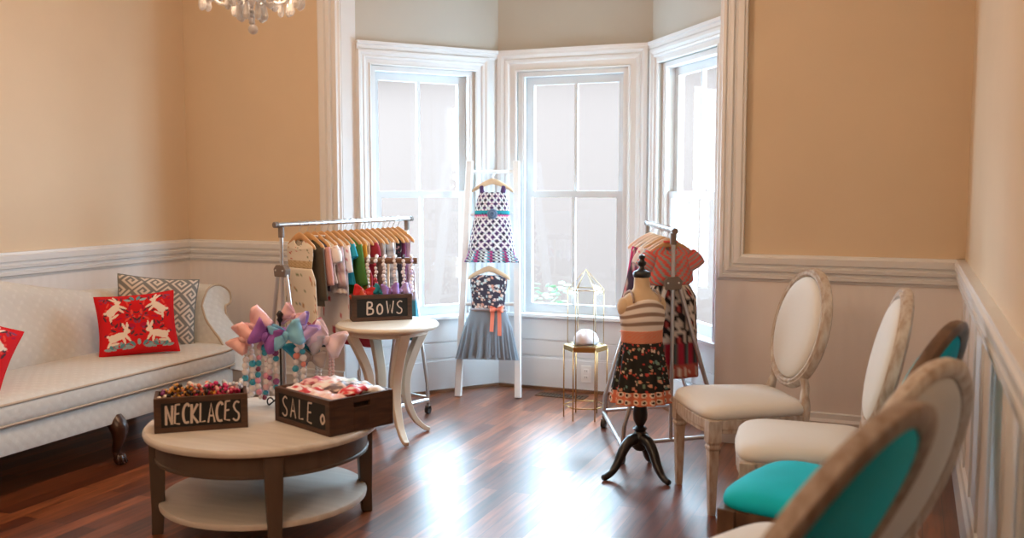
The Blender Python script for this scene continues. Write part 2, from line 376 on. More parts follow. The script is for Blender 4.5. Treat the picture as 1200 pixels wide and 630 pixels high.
# ---------------------------------------------------------------- bay walls and windows
WT = .15
def bay_wall(name, wname, A, B, x0, x1, half_dark=False):
    A, B = Vector(A), Vector(B); Lw = (B - A).length; ang = atan2((B - A).y, (B - A).x)
    def place(o): o.location = A; o.rotation_euler = (0, 0, ang); return o
    ZS, ZT = .52, 2.165
    m = MB(); m.box(-.02, x0, -WT, 0, 0, CEIL); m.box(x1, Lw + .02, -WT, 0, 0, CEIL); m.box(x0, x1, -WT, 0, 0, ZS); m.box(x0, x1, -WT, 0, ZT, CEIL)
    place(struct(m.build(name, M_bay)))
    # panelling below the sill, white painted boards with open joints
    m = MB(); m.box(0, Lw, 0, .012, .235, .335); m.box(0, Lw, 0, .014, .347, ZS - .02); m.box(0, Lw, 0, .004, .2, ZS)
    place(struct(m.build('trim_4' if False else wname.replace('window', 'wall_bay_panel'), M_trim)))
    m = MB(); m.box(0, Lw, 0, .02, .02, .215); m.box(0, Lw, 0, .014, .215, .228)
    place(struct(m.build('baseboard_bay', M_trim)))
    m = MB(); m.box(0, Lw, 0, .034, 0, .018); place(struct(m.build('trim_shoe', mat('oak_shoe_moulding', (.22, .10, .045), .45, var=.3, vscale=12))))
    root = struct(place(bpy.data.objects.new(wname, None))); COL.objects.link(root)
    wid = min(.14, x0 - .003, Lw - x1 - .003)
    PR = [(0, 0), (0, .018), (.010, .022), (.014, .014), (.045, .016), (.052, .026), (.066, .030), (.074, .024), (.092, .036), (.112, .038), (.118, .02), (.118, 0)]
    cs = MB(); cs.sweep([(x0, 0, .5), (x0, 0, ZT), (x1, 0, ZT), (x1, 0, .5)], (0, 1, 0), [(-x / .118 * wid, h) for x, h in PR]); cs.build('window_casing', M_trim, root)
    bk = MB(); bk.box(0, x0, 0, .010, .5, 2.30); bk.box(x1, Lw, 0, .010, .5, 2.30); bk.box(x0, x1, 0, .010, ZT, 2.30); bk.build('casing_board', M_trim, root)
    cr = MB(); cr.sweep([(Lw, 0, ZT + .085), (0, 0, ZT + .085)], (0, 1, 0), [(0, 0), (0, .016), (.012, .02), (.02, .028), (.036, .03), (.042, .04), (.06, .042), (.06, 0)]); cr.build('cornice', M_trim, root)
    si = MB(); si.box(max(0, x0 - .08), min(Lw, x1 + .08), -WT - .01, .05, ZS - .022, ZS + .003); si.build('sill', M_trim, root, bevel=.004)
    fr = MB(); fr.box(x0, x0 + .03, -WT, -.012, ZS, ZT); fr.box(x1 - .03, x1, -WT, -.012, ZS, ZT); fr.box(x0 + .03, x1 - .03, -WT, -.012, ZT - .03, ZT)
    fr.box(x0 + .03, x0 + .042, -.045, -.018, ZS, ZT - .03); fr.box(x1 - .042, x1 - .03, -.045, -.018, ZS, ZT - .03)
    fr.build('window_frame', M_trim, root)
    for (sn, y, z0, z1, bz0, bz1) in (('lower_sash', -.078, ZS, 1.362, .068, .044), ('upper_sash', -.118, 1.318, ZT - .03, .044, .052)):
        s = MB(); xa, xb = x0 + .032, x1 - .032; st = .055; xm = (xa + xb) / 2
        s.box(xa, xa + st, y, y + .034, z0, z1); s.box(xb - st, xb, y, y + .034, z0, z1)
        s.box(xa + st, xb - st, y, y + .034, z0, z0 + bz0); s.box(xa + st, xb - st, y, y + .034, z1 - bz1, z1)
        s.box(xm - .011, xm + .011, y + .004, y + .030, z0 + bz0, z1 - bz1)
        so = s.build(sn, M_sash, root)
        g = MB(); g.box(xa + st - .005, xb - st + .005, y + .015, y + .018, z0 + bz0 - .005, z1 - bz1 + .005); g.build('glass_pane', M_glass, so)
    # daylight sampling portal in the opening
    ld = bpy.data.lights.new('window_portal', 'AREA'); ld.shape = 'RECTANGLE'; ld.size = x1 - x0; ld.size_y = ZT - ZS; ld.cycles.is_portal = True
    lo = bpy.data.objects.new('window_portal', ld); COL.objects.link(lo)
    Mw = Matrix.Translation(A) @ Matrix.Rotation(ang, 4, 'Z') @ Matrix.Translation(((x0 + x1) / 2, -WT - .03, (ZS + ZT) / 2)) @ Matrix.Rotation(radians(-90), 4, 'X')
    lo.matrix_world = Mw @ Matrix.Rotation(pi, 4, 'X')
    return root
bay_wall('wall_bay_left', 'window_1', ML, LL, .18, .937)
bay_wall('wall_bay_centre', 'window_2', MR, ML, .155, .935)
bay_wall('wall_bay_right', 'window_3', RR, MR, .10, .90)
# corner posts hide the joint between bay walls
for P in (ML, MR):
    m = MB(); m.lathe([(.018, 0), (.018, 2.3)], 8, (P.x, P.y - .004, 0)); struct(m.build('trim_corner', M_trim, None, True))

# outside, beyond the panes
hs = thing('added_screen_house', 'dark house wall added to screen the bright sky behind the bay windows', 'house', (-6.0, 15, -.7))
b = MB(); b.box(-5.2, 7.2, -2, 2, 0, 3.9); b.build('wall', mat('dark_screen_siding', (.072, .0455, .036), .9), hs)  # added house, coloured dark, keeps the bright sky out of the camera's view
b = MB(); b.prism([(-2.3, 3.85), (2.3, 3.85), (2.3, 3.95), (0, 4.4), (-2.3, 3.95)], -5.4, 7.4, Matrix(((0, 0, 1, 0), (1, 0, 0, 0), (0, 1, 0, 0), (0, 0, 0, 1)))); b.build('roof', M_stone, hs)
g = MB(); g.box(-14, 8, 6.6, 20, -.75, -.7); struct(g.build('garden_ground', M_stone))
sh = MB()
bx = W(.36, 8.6, 0)
for i in range(150):
    a, rr = random.uniform(0, 2 * pi), random.random() ** .5
    z = random.uniform(-.35, .52); wd = .27 * (1 - max(0, z - .2) * 1.1)
    p = Vector((bx.x + wd * rr * cos(a), bx.y + wd * rr * sin(a), z))
    M = Matrix.Rotation(random.uniform(0, 6), 4, 'Z') @ Matrix.Rotation(random.uniform(-1, 1), 4, 'X')
    sh.ball(p, .042, 6, 4, (1, .5, .12), None, M)
t_ = thing('garden_shrub', 'small green leafy shrub outside the centre bay window', 'shrub', (0, 0, 0))
sh.build('foliage', M_leaf, t_)
st = MB()
for i in range(5): st.tube([(bx.x, bx.y, -.7), (bx.x + .06 * cos(i * 1.3), bx.y + .06 * sin(i * 1.3), -.2), (bx.x + .15 * cos(i * 1.3), bx.y + .15 * sin(i * 1.3), .35)], .008, 5)
st.build('stem', M_dkwood, t_)

# ---------------------------------------------------------------- outlet and register
o_ = thing('wall_outlet', 'white duplex wall outlet low on the bay wall behind the gold stand', 'outlet', (-2.0, 6.16 - .02, .128))
b = MB(); b.box(-.036, .036, -.006, 0, -.058, .058); b.build('cover_plate', M_plate, o_, bevel=.003)
for z in (-.022, .022):
    b = MB(); b.box(-.017, .017, -.009, -.005, z - .014, z + .014); s_ = b.build('socket', M_plate, o_, bevel=.003)
    b = MB(); b.box(-.008, -.005, -.0095, -.008, z - .004, z + .006); b.box(.005, .008, -.0095, -.008, z - .004, z + .006); b.build('slot', M_blackp, s_)
o_ = thing('floor_register', 'bronze floor vent register set in the boards below the centre window', 'vent', (-2.12, 5.98, 0))
b = MB(); b.box(-.17, .17, -.055, -.042, 0, .005); b.box(-.17, .17, .042, .055, 0, .005); b.box(-.17, -.155, -.055, .055, 0, .005); b.box(.155, .17, -.055, .055, 0, .005); b.build('rim', M_bronze, o_)
b = MB(); b.box(-.155, .155, -.042, .042, .0005, .0015); b.build('shade_plate', M_dark, o_)  # flat dark plate painted as the shade inside the vent
b = MB()
for i in range(14): b.box(-.148 + i * .0225, -.140 + i * .0225, -.042, .042, .001, .004)
b.build('grille', M_bronze, o_)

# ---------------------------------------------------------------- sofa (along the left wall)
SY0, SY1 = 1.95, 4.60
sofa = thing('camelback_sofa', 'cream damask camelback sofa with rolled arms along the left wall', 'sofa', (-4.1, 3.3, 0))
ox, oy = -4.1, 3.3
def sl(x, y, z): return (x - ox, y - oy, z)
def sup(t, n): c_, s_ = cos(t), sin(t); return (abs(c_) ** (2 / n) * (1 if c_ > 0 else -1), abs(s_) ** (2 / n) * (1 if s_ > 0 else -1))
def slab(m, x0, x1, y0, y1, prof, n=72, e=9):
    cx, cy, hx, hy = (x0 + x1) / 2, (y0 + y1) / 2, (x1 - x0) / 2, (y1 - y0) / 2
    rs = []
    for inset, z in prof:
        rr = []
        for i in range(n):
            a, b_ = sup(2 * pi * i / n, e); rr.append(sl(cx + a * (hx - inset), cy + b_ * (hy - inset), z))
        rs.append(rr)
    m.rings(rs)
m = MB(); slab(m, -4.42, -3.635, SY0 + .03, SY1 + .02, [(.02, .212), (.004, .218), (0, .24), (0, .33), (.012, .343)]); m.build('apron', M_damask, sofa, True, angle=50)
m = MB(); slab(m, -4.30, -3.615, SY0 + .08, SY1 + .01, [(.03, .345), (.006, .352), (0, .375), (0, .425), (.008, .447), (.035, .464), (.1, .474), (.2, .478), (.3, .480)]); cu = m.build('seat_cushion', M_damask, sofa, True)
m = MB()
for z in (.353, .446):
    pts = []
    for i in range(72):
        a, b_ = sup(2 * pi * i / 72, 9); hx, hy = .3385, (SY1 - SY0 - .07) / 2; pts.append(sl(-3.9575 + a * hx, (SY0 + SY1 + .09) / 2 + b_ * hy, z))
    m.tube(pts, .006, 6, True)
m.build('piping', M_seam, cu, True)
def back_top(y):
    tt = abs(y - 3.28)
    return interp([(0, .945), (.3, .905), (.5, .86), (.78, .812), (1.0, .80), (1.35, .79), (1.6, .78)], tt)
def backsec(v, u):
    y = lerp(SY0 + .06, SY1 + .10, v); zt = back_top(y)
    edge = min(v, 1 - v) * (SY1 - SY0); fwd = .16 * max(0, 1 - edge / .28) ** 2     # the back wraps round into the arms
    pr = [(-4.17, .40), (-4.185, .5), (-4.205, .6), (-4.235, .70), (-4.262, zt - .05), (-4.285, zt - .012), (-4.32, zt), (-4.37, zt - .01), (-4.40, zt - .05), (-4.43, .6), (-4.46, .34), (-4.40, .32)]
    k = u * (len(pr) - 1); i = min(int(k), len(pr) - 2); f_ = k - i
    x = lerp(pr[i][0], pr[i + 1][0], f_); z = lerp(pr[i][1], pr[i + 1][1], f_)
    bul = .035 * sin(pi * min(1, max(0, u / .45))) if u < .45 else 0
    return sl(x + fwd * (1 if u < .5 else 0) + bul, y, z)
m = MB(); m.grid(lambda u, v: backsec(v, u), 44, 60, False, False)
m.f.append(tuple(range(45))); m.f.append(tuple(60 * 45 + i for i in range(45))[::-1])
m.build('backrest', M_damask, sofa, True, angle=70)
# rolled arms: section in y-z swept along x, the front sweeps forward down to the seat
def arm(ysign, ybase):
    sec = [(-.10, .33), (-.095, .45), (-.075, .56), (-.035, .66), (.01, .735), (.07, .778), (.14, .79), (.205, .772), (.242, .73), (.24, .685), (.205, .665), (.165, .655), (.125, .60), (.10, .5), (.09, .4), (.085, .28)]
    sec = [tuple(p)[1:] for p in smooth_path([(0, a, b) for a, b in sec], 4)]
    def front(z): return interp([(.28, -3.66), (.42, -3.68), (.50, -3.74), (.6, -3.86), (.68, -3.92), (.74, -3.925), (.80, -3.95)], z)
    def fn(u, v):
        i = int(round(u * (len(sec) - 1))); a, z = sec[i]
        x = lerp(-4.42, front(z), v)
        sh = 1 - .0 * v
        return sl(x, ybase + ysign * a * sh, z)
    m = MB(); m.grid(fn, len(sec) - 1, 14)
    n = len(sec)
    m.f.append(tuple(14 * n + i for i in range(n))); m.f.append(tuple(range(n))[::-1])
    a_ = m.build('arm', M_damask, sofa, True, angle=60)
    # self-welt outlining the scroll
    m = MB(); m.tube([sl(front(z) + .002, ybase + ysign * a, z) for a, z in sec], .007, 6); m.build('welt', M_seam, a_, True)
arm(1, SY1 + .02); arm(-1, SY0 - .02)
def claw_leg(x, y, dx, dy):
    m = MB()
    path = smooth_path([sl(x, y, .235), sl(x + dx * .035, y + dy * .035, .19), sl(x + dx * .03, y + dy * .03, .13), sl(x + dx * .01, y + dy * .01, .07), sl(x + dx * .02, y + dy * .02, .04)], 5)
    m.tube(path, [interp([(0, .045), (.25, .046), (.55, .028), (.8, .018), (1, .022)], i / (len(path) - 1)) for i in range(len(path))], 10)
    m.ball(sl(x + dx * .03, y + dy * .03, .03), .03, 10, 8)
    for k in range(4):
        a = atan2(dy, dx) + (k - 1.5) * .55
        m.tube([sl(x + dx * .02, y + dy * .02, .06), sl(x + dx * .02 + .03 * cos(a), y + dy * .02 + .03 * sin(a), .045), sl(x + dx * .025 + .042 * cos(a), y + dy * .025 + .042 * sin(a), .012)], [.008, .009, .004], 6)
    m.build('leg', M_dkwood, sofa, True)
for (x, y, dx, dy) in ((-3.69, 2.15, 1, 0), (-3.67, 3.63, 1, 0), (-3.70, 4.48, .8, .6), (-4.34, 2.15, -.5, 0), (-4.34, 3.3, -.5, 0), (-4.34, 4.45, -.5, 0)): claw_leg(x, y, dx, dy)

# ---------------------------------------------------------------- throw pillows
def pillow(name, label, w_, h_, th, col, M, group=None, N=100):
    e = tag(bpy.data.objects.new(name, None), label, 'pillow', group); COL.objects.link(e); e.matrix_world = M
    def edge(a, b):                       # pinched, eared square
        k = 1 - .07 * (1 - a * a) * abs(b) ** 3; k2 = 1 - .07 * (1 - b * b) * abs(a) ** 3
        return a * k2 * w_ / 2, b * k * h_ / 2
    def hgt(a, b): return th / 2 * (max(0, 1 - a ** 4) * max(0, 1 - b ** 4)) ** .55
    m = MB()
    m.grid(lambda u, v: (*edge(2 * u - 1, 2 * v - 1)[:1], -hgt(2 * u - 1, 2 * v - 1), edge(2 * u - 1, 2 * v - 1)[1]), N, N, cfn=col)
    m.grid(lambda u, v: (*edge(2 * u - 1, 2 * v - 1)[:1], hgt(2 * u - 1, 2 * v - 1), edge(2 * u - 1, 2 * v - 1)[1]), 24, 24, cfn=lambda u, v: col(.03, .03))
    m.build('pillow_cover', M_print, e, True)
    pm = MB(); pts = []
    for k in range(4):
        for i in range(16):
            q = -1 + 2 * i / 16; a, b = [(q, -1), (1, q), (-q, 1), (-1, -q)][k]; x, z = edge(a, b); pts.append((x, 0, z))
    pm.tube(pts, .005, 6, True, col=col(.03, .03)); pm.build('piping', M_print, e, True)
    return e
def ell(x, y, cx, cy, rx, ry, a=0):
    dx, dy = x - cx, y - cy; c_, s_ = cos(a), sin(a)
    return ((dx * c_ + dy * s_) / rx) ** 2 + ((-dx * s_ + dy * c_) / ry) ** 2 < 1
def rabbit(x, y):      # leaping right, unit box about 0..1 x 0..1
    return (ell(x, y, .45, .42, .30, .15, .35) or ell(x, y, .28, .36, .17, .17) or ell(x, y, .74, .62, .11, .10) or ell(x, y, .66, .82, .045, .17, .35) or ell(x, y, .76, .84, .04, .16, -.05)
            or ell(x, y, .74, .36, .05, .20, .5) or ell(x, y, .62, .28, .045, .2, .2) or ell(x, y, .15, .16, .05, .2, -.5) or ell(x, y, .3, .12, .17, .05, .1) or ell(x, y, .10, .46, .06, .06))
RED, CRM, TLB, NVY, MGN = (.62, .012, .018), (.83, .73, .64), (.10, .30, .36), (.09, .035, .05), (.42, .01, .05)
_leaf = []
rl = random.Random(4)
for (cx, cy, n, r0) in ((.5, .88, 4, .07), (.5, .12, 5, .09), (.22, .10, 5, .08), (.72, .10, 5, .08)):
    for k in range(n):
        a = pi * (k + .5) / n; _leaf.append((cx + r0 * 1.5 * cos(a), cy + r0 * sin(a) - .02, .05, .022, a, TLB if k % 2 else (.28, .42, .46)))
for i in range(60):
    s_ = rl.uniform(.06, .48); _leaf.append((s_, rl.uniform(.3, .95), rl.uniform(.02, .05), rl.uniform(.01, .018), rl.uniform(0, 3), rl.choice([NVY, MGN, NVY, (.75, .08, .06), (.25, .05, .12)])))
def red_col(u, v):
    q = u if u < .5 else 1 - u
    for (cx, cy, s_, fl_) in ((.07, .57, .36, 0), (.08, .14, .38, 0)):
        x, y = (q - cx) / s_, (v - cy) / s_
        if cy > .5: x, y = x * cos(.5) + y * sin(.5) - .15, -x * sin(.5) + y * cos(.5) + .2
        if 0 < x < 1.05 and 0 < y < 1.05 and rabbit(x, y): return CRM
    for (cx, cy, rx, ry, a, c_) in _leaf:
        if ell(q, v, cx, cy, rx, ry, a) or (cx > .5 and ell(q, v, 1 - cx, cy, rx, ry, -a)): return c_
    if abs(q - .42) < .05 and abs(v - .45) < .05 and ell(q, v, .42, .45, .05, .05): return MGN
    return RED
KEY = ["11111111", "10000001", "10111101", "10100101", "10101101", "10100001", "10111111", "10000000"]
def key_col(u, v):
    a = (u + v) * 3.3 + 5; b = (u - v) * 3.3 + 5
    return (.20, .20, .19) if KEY[int(b * 8) % 8][int(a * 8) % 8] == '1' else (.66, .58, .50)
def pose(loc, fx, fy, lean, roll):
    return Matrix.Translation(loc) @ Matrix.Rotation(atan2(fy, fx) + pi / 2, 4, 'Z') @ Matrix.Rotation(radians(-lean), 4, 'X') @ Matrix.Rotation(radians(roll), 4, 'Y')
pillow('throw_pillow', 'grey and cream Greek key throw pillow leaning in the sofa corner', .45, .42, .13, key_col, pose((-4.04, 4.35, .664), .75, -.66, 14, 7), 'throw pillows on the sofa', 120)
pillow('throw_pillow', 'red throw pillow with cream rabbits leaning on the Greek key pillow', .41, .34, .13, red_col, pose((-3.91, 4.06, .640), .72, -.70, 17, -3), 'throw pillows on the sofa', 120)
pillow('throw_pillow', 'red rabbit throw pillow cut off at the left end of the sofa in view', .44, .36, .12, red_col, pose((-3.91, 2.98, .650), .85, -.5, 20, 24), 'throw pillows on the sofa', 120)

# ---------------------------------------------------------------- coffee table
CT = Vector((-2.457, 3.237, 0)); CTZ = .43
ct = thing('coffee_table', 'round whitewashed coffee table with a lower shelf on the wood floor', 'table', CT)
m = MB(); m.lathe([(.455, .398), (.468, .402), (.472, .412), (.470, .422), (.462, .43), (0.001, .43)], 64); m.build('tabletop', M_washtop, ct, True, angle=40)
m = MB(); m.lathe([(.42, .305), (.43, .308), (.43, .318), (.425, .322), (.425, .385), (.43, .39), (.43, .3985), (.40, .3985), (.40, .305)], 64); m.build('apron', M_wash, ct, True, angle=40)
m = MB(); m.lathe([(.405, .105), (.418, .11), (.42, .122), (.416, .132), (.40, .137), (.001, .137)], 64); m.build('lower_shelf', M_washtop, ct, True, angle=40)
for k in range(4):
    a = YAW + radians(19 + 90 * k); R3 = Matrix.Rotation(a, 4, 'Z')
    m = MB()
    rs = []
    for z, hw, hr, rc in ((0, .022, .022, .425), (.10, .026, .025, .42), (.3, .034, .03, .418), (.397, .036, .032, .416)):
        rs.append([R3 @ Vector((rc + sx * hr, sy * hw, z)) for sx, sy in ((-1, -1), (1, -1), (1, 1), (-1, 1))])
    m.rings(rs); m.build('leg', M_wash, ct, bevel=.004)

# ---------------------------------------------------------------- crates and hand-lettering
GL = {'N': [[(0, 0), (.02, 1)], [(.02, 1), (.42, .02)], [(.42, .02), (.5, 1)]], 'E': [[(.1, 1), (.0, .05), (.4, .0)], [(.08, 1), (.45, 1.02)], [(.05, .52), (.36, .55)]],
      'C': [[(.5, .85), (.35, 1), (.1, .8), (.02, .4), (.15, .05), (.45, .05)]], 'K': [[(.05, 1), (.0, 0)], [(.5, 1), (.05, .45), (.5, 0)]],
      'L': [[(.08, 1), (.02, .02), (.42, .06)]], 'A': [[(0, 0), (.25, 1), (.5, 0)], [(.1, .35), (.42, .35)]],
      'S': [[(.5, .92), (.3, 1), (.08, .8), (.2, .55), (.45, .35), (.42, .08), (.2, 0), (.0, .12)]],
      'B': [[(.05, 1), (.02, 0)], [(.05, 1), (.4, .95), (.42, .65), (.08, .52), (.5, .42), (.48, .08), (.02, 0)]],
      'O': [[(.25, .8), (.04, .55), (.08, .1), (.3, 0), (.48, .2), (.45, .6), (.25, .8)]],
      'W': [[(0, 1), (.12, 0), (.3, .7), (.46, 0), (.6, 1)]], 'o': [[(.2, .62), (.02, .4), (.15, .15), (.36, .3), (.3, .55), (.18, .6)]]}
def crate(name, label, P0, P1, depth, hgt, base, text, lx, ly, lh, adv, handle=False, xs=.92):
    P0, P1 = Vector(P0), Vector(P1); wd = (P1 - P0).length; dr = (P1 - P0).normalized()
    e = thing(name, label, 'crate', (P0.x, P0.y, base + .0005), atan2(dr.y, dr.x))
    t = .014
    m = MB(); m.box(0, wd, 0, t, 0, hgt); m.box(0, wd, depth - t, depth, 0, hgt); m.box(0, t, t, depth - t, 0, hgt); m.box(t, wd - t, t, depth - t, 0, .012)
    if handle:
        y0, y1, z0, z1 = depth * .36, depth * .62, hgt * .68, hgt * .82
        for (a0, a1, b0, b1) in ((t, y0, 0, hgt), (y1, depth - t, 0, hgt), (y0, y1, 0, z0), (y0, y1, z1, hgt)): m.box(wd - t, wd, a0, a1, b0, b1)
    else: m.box(wd - t, wd, t, depth - t, 0, hgt)
    bo = m.build('crate_box', M_crate, e, bevel=.0015)
    m = MB(); fx, fz = wd * .075, hgt * .15
    m.box(0, wd, -.006, 0, 0, fz); m.box(0, wd, -.006, 0, hgt - fz, hgt); m.box(0, fx, -.006, 0, fz, hgt - fz); m.box(wd - fx, wd, -.006, 0, fz, hgt - fz); m.build('front_frame', M_crate, e, bevel=.001)
    m = MB(); m.box(fx - .002, wd - fx + .002, -.003, .001, fz - .002, hgt - fz + .002); pn = m.build('chalk_panel', M_chalk, e)
    m = MB(); x = lx * wd; lw = lh * hgt
    for i, chh in enumerate(text):
        if chh == ' ': m.build('chalk_lettering', M_chalkw, pn); m = MB(); x += adv * wd * .5; continue
        for stx in GL[chh]:
            pts = [(x + px * lw * xs, -.0035, ly * hgt + pz * lw + .006 * hgt * ((i * 7) % 5)) for px, pz in stx]
            if len(pts) > 2 and chh in 'CSBOo': pts = smooth_path(pts, 4)
            first = abs(stx[0][0] - stx[-1][0]) < .12
            m.tube(pts, lw * (.062 if first else .045), 8, flat=((0, 1, 0), .12))
        x += adv * wd
    m.build('chalk_circle' if ' ' in text else 'chalk_lettering', M_chalkw, pn)
    return e
CR1 = crate('wooden_crate', 'long dark wood crate with chalkboard front lettered NECKLACES', (-2.716, 2.892, 0), (-2.444, 3.12, 0), .155, .138, CTZ, 'NECKLACES', .125, .22, .56, .089, False, .64)
CR2 = crate('wooden_crate', 'dark wood crate with chalkboard front lettered SALE on coffee table', (-2.408, 3.258, 0), (-2.047, 3.113, 0), .305, .142, CTZ, 'SALE o', .135, .22, .56, .155, True)

# ---------------------------------------------------------------- beads, bows
def bead_strand(name, label, pts, r, cols, parent=None, cat='necklace', group=None, step=None, rnd=random):
    pts = [Vector(p) for p in pts]; m = MB(); L = 0; acc = 0; step = step or 1.85 * r; k = 0
    out = [pts[0]]; 
    for a, b in zip(pts, pts[1:]):
        d = (b - a).length; pos = step - acc
        while pos <= d: out.append(a + (b - a) * (pos / d)); pos += step
        acc = d - (pos - step)
    c0 = Vector((0, 0, 0))
    for p in out: c0 += p
    c0 /= len(out); c0.z = min(p.z for p in out)
    for p in out:
        q = r * rnd.choice((.85, 1, 1.1)); m.ball(p - c0, q, 8, 6, (1, 1, 1), cols[k % len(cols)] if rnd.random() < .75 else rnd.choice(cols)); k += 1
    m.tube([p - c0 for p in pts], r * .22, 5, col=cols[0])
    o = m.build(name, M_bead_m, parent, True); o.location = c0
    if parent is None: tag(o, label, cat, group)
    return o
def bow_mesh(m, w_, h_, col, dep=.03, tails=True):
    """a tied hair bow facing -y, centred on its knot"""
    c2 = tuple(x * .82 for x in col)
    for s_ in (-1, 1):
        def fn(u, v, s_=s_):
            t = 2 * pi * v; x = (1 - cos(t)) / 2; k = .22 + .78 * min(1, x * 1.35) ** .7
            z = (u - .5) * h_ * k * (1 - .10 * max(0, x - .8) / .2)
            return (s_ * x * w_ / 2, dep * sin(t) * (.35 + .65 * k) * (1 + .0 * u) + .10 * dep * sin(9 * u + 3 * x), z + .05 * h_ * x)
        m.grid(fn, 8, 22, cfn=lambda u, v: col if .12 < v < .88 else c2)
        if tails:
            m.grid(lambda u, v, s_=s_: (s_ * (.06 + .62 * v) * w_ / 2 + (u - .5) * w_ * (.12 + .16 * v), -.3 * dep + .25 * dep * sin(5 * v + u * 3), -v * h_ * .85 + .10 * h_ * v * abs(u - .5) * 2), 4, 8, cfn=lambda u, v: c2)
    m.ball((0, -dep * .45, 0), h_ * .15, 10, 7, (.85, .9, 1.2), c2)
def bow(label, loc, face, w_, h_, col, roll=0, tilt=0, group=None, tails=True):
    m = MB(); bow_mesh(m, w_, h_, col, h_ * .3, tails)
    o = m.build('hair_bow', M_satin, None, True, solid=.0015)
    o.rotation_euler = (tilt, roll, face); o.location = loc
    return tag(o, label, 'hair bow', group)
PINK, PCH, PUR, BLU, LIL, TEAL, GRY, TAU, WHT, CORAL = (.86, .54, .58), (.86, .46, .42), (.30, .11, .48), (.24, .60, .86), (.54, .40, .76), (.01, .27, .36), (.62, .60, .63), (.44, .37, .34), (.88, .86, .87), (.86, .30, .24)
def jewellery_stand(label, loc, h_, half, face, mt=M_iron, bar_r=.006, wood=False, cat='display stand', fin=True):
    e = thing('jewelry_stand', label, cat, loc, face)
    if wood:
        m = MB(); m.lathe([(.034, 0), (.034, .012), (.008, .016), (.007, h_)], 16); m.build('post', M_hangp, e, True, angle=40)
        m = MB(); m.tube([(-half, 0, h_), (half, 0, h_)], bar_r, 12); m.build('crossbar', mt, e, True, angle=40)
        return e
    m = MB()
    for k in range(3):
        a = 2 * pi * k / 3 + .5; pts = []
        for i in range(24):
            q = i / 23; th = q * 4.6; rr = .022 * (1 - q * .75)
            pts.append((.075 + rr * sin(th) - .02 * q, 0, .0235 + .001 - rr * cos(th)))
        pts = [(0, 0, .05), (.03, 0, .035)] + pts
        m.tube([Matrix.Rotation(a, 4, 'Z') @ Vector(p) for p in pts], .0035, 6)
    m.build('scroll_base', mt, e, True)
    m = MB(); m.tube([(0, 0, .03), (0, 0, h_ + .06)], .0045, 8); m.build('pole', mt, e, True)
    m = MB(); m.tube([(-half, 0, h_), (half, 0, h_)], bar_r, 8); m.ball((-half, 0, h_), .009); m.ball((half, 0, h_), .009); m.build('crossbar', mt, e, True)
    if fin:
        m = MB(); m.lathe([(.004, h_ + .055), (.014, h_ + .07), (.009, h_ + .08), (.016, h_ + .094), (.004, h_ + .11)], 12); m.build('finial', mt, e, True)
    return e
FACE = YAW
st1 = W(-1.01, 4.16); S1 = Vector((st1.x, st1.y, CTZ))
jewellery_stand('black iron scroll stand hung with pink, purple and blue bows', S1, .318, .125, FACE)
def on(base, r, f, z): return Vector((base.x + Rx * r + Ry * f, base.y + Ry * r - Rx * f, base.z + z))   # r right, f toward the viewer
G1 = 'bows on the black stands'
bow('big pale pink bow at the top left of the black stand', on(S1, -.105, .035, .365), FACE, .15, .115, PINK, -.75, 0, G1, False)
bow('peach pink bow hanging low at the left end of the black stand', on(S1, -.148, .05, .31), FACE, .12, .095, (.88, .52, .50), -.95, 0, G1, False)
bow('deep purple bow on the middle of the black stand', on(S1, -.045, .065, .325), FACE, .125, .125, PUR, .5, 0, G1, False)
bow('sky blue bow right of the purple bow on the black stand', on(S1, .045, .065, .330), FACE, .14, .115, BLU, -.25, 0, G1, False)
bow('lilac bow at the right end of the black stand', on(S1, .105, .03, .355), FACE, .10, .115, LIL, .9, 0, G1, False)
bow('small white and pink bow on top of the black stand', on(S1, .055, -.03, .40), FACE, .115, .075, (.80, .52, .56), .5, 0, G1)
G2 = 'chunky bead necklaces on the black stand'
def hang_strand(lbl, base, r, f, ztop, zbot, wid, rad, cols, grp):
    pts = []
    for i in range(29):
        a = 2 * pi * i / 28
        z = lerp(zbot, ztop, (1 + cos(a)) / 2); pts.append(on(base, r + wid * sin(a) * (.6 + .4 * (1 - cos(a)) / 2), f + .006 * cos(3 * a), z))
    return bead_strand('bead_necklace', lbl, pts, rad, cols, None, 'necklace', grp)
WB, CB, PB = (.88, .85, .87), (.05, .40, .58), (.84, .36, .48)
hang_strand('white, teal and coral chunky necklace at the left end of the black stand', S1, -.135, .012, .30, .05, .02, .0145, [WB, CB, WB, WB, CORAL, WB], G2)
hang_strand('pink and pearl chunky necklace hanging left of the stand pole', S1, -.078, .014, .29, .04, .022, .0135, [PB, WB, (.78, .5, .55), CB, (.25, .05, .12), WB], G2)
hang_strand('short white and lilac necklace just right of the stand pole', S1, -.03, .014, .29, .07, .018, .0135, [WB, (.78, .62, .66), (.3, .08, .25), CB, WB], G2)
hang_strand('white and blue chunky necklace at the right end of the black stand', S1, .085, .012, .30, .08, .022, .0150, [WB, WB, CB, WB, CORAL], G2)
st2 = W(-.885, 4.30); S2 = Vector((st2.x, st2.y, CTZ))
jewellery_stand('small black iron stand hung with teal and silver bows', S2, .25, .085, FACE, fin=False)
bow('teal satin bow at the left of the small stand', on(S2, -.065, .035, .255), FACE, .12, .10, TEAL, -.8, 0, G1)
bow('silver grey bow in the middle of the small stand', on(S2, -.015, .055, .285), FACE, .12, .10, GRY, .5, 0, G1, False)
bow('large pale pink bow at the right of the small stand', on(S2, .060, .045, .285), FACE, .155, .125, (.86, .68, .70), .45, 0, G1, False)
bow('taupe bow hanging low on the small stand', on(S2, -.005, .065, .205), FACE, .125, .075, TAU, .15, 0, G1, False)
bow('dusty rose bow behind the silver bow on the small stand', on(S2, -.02, -.03, .335), FACE, .10, .06, (.45, .12, .16), -.2, 0, G1)
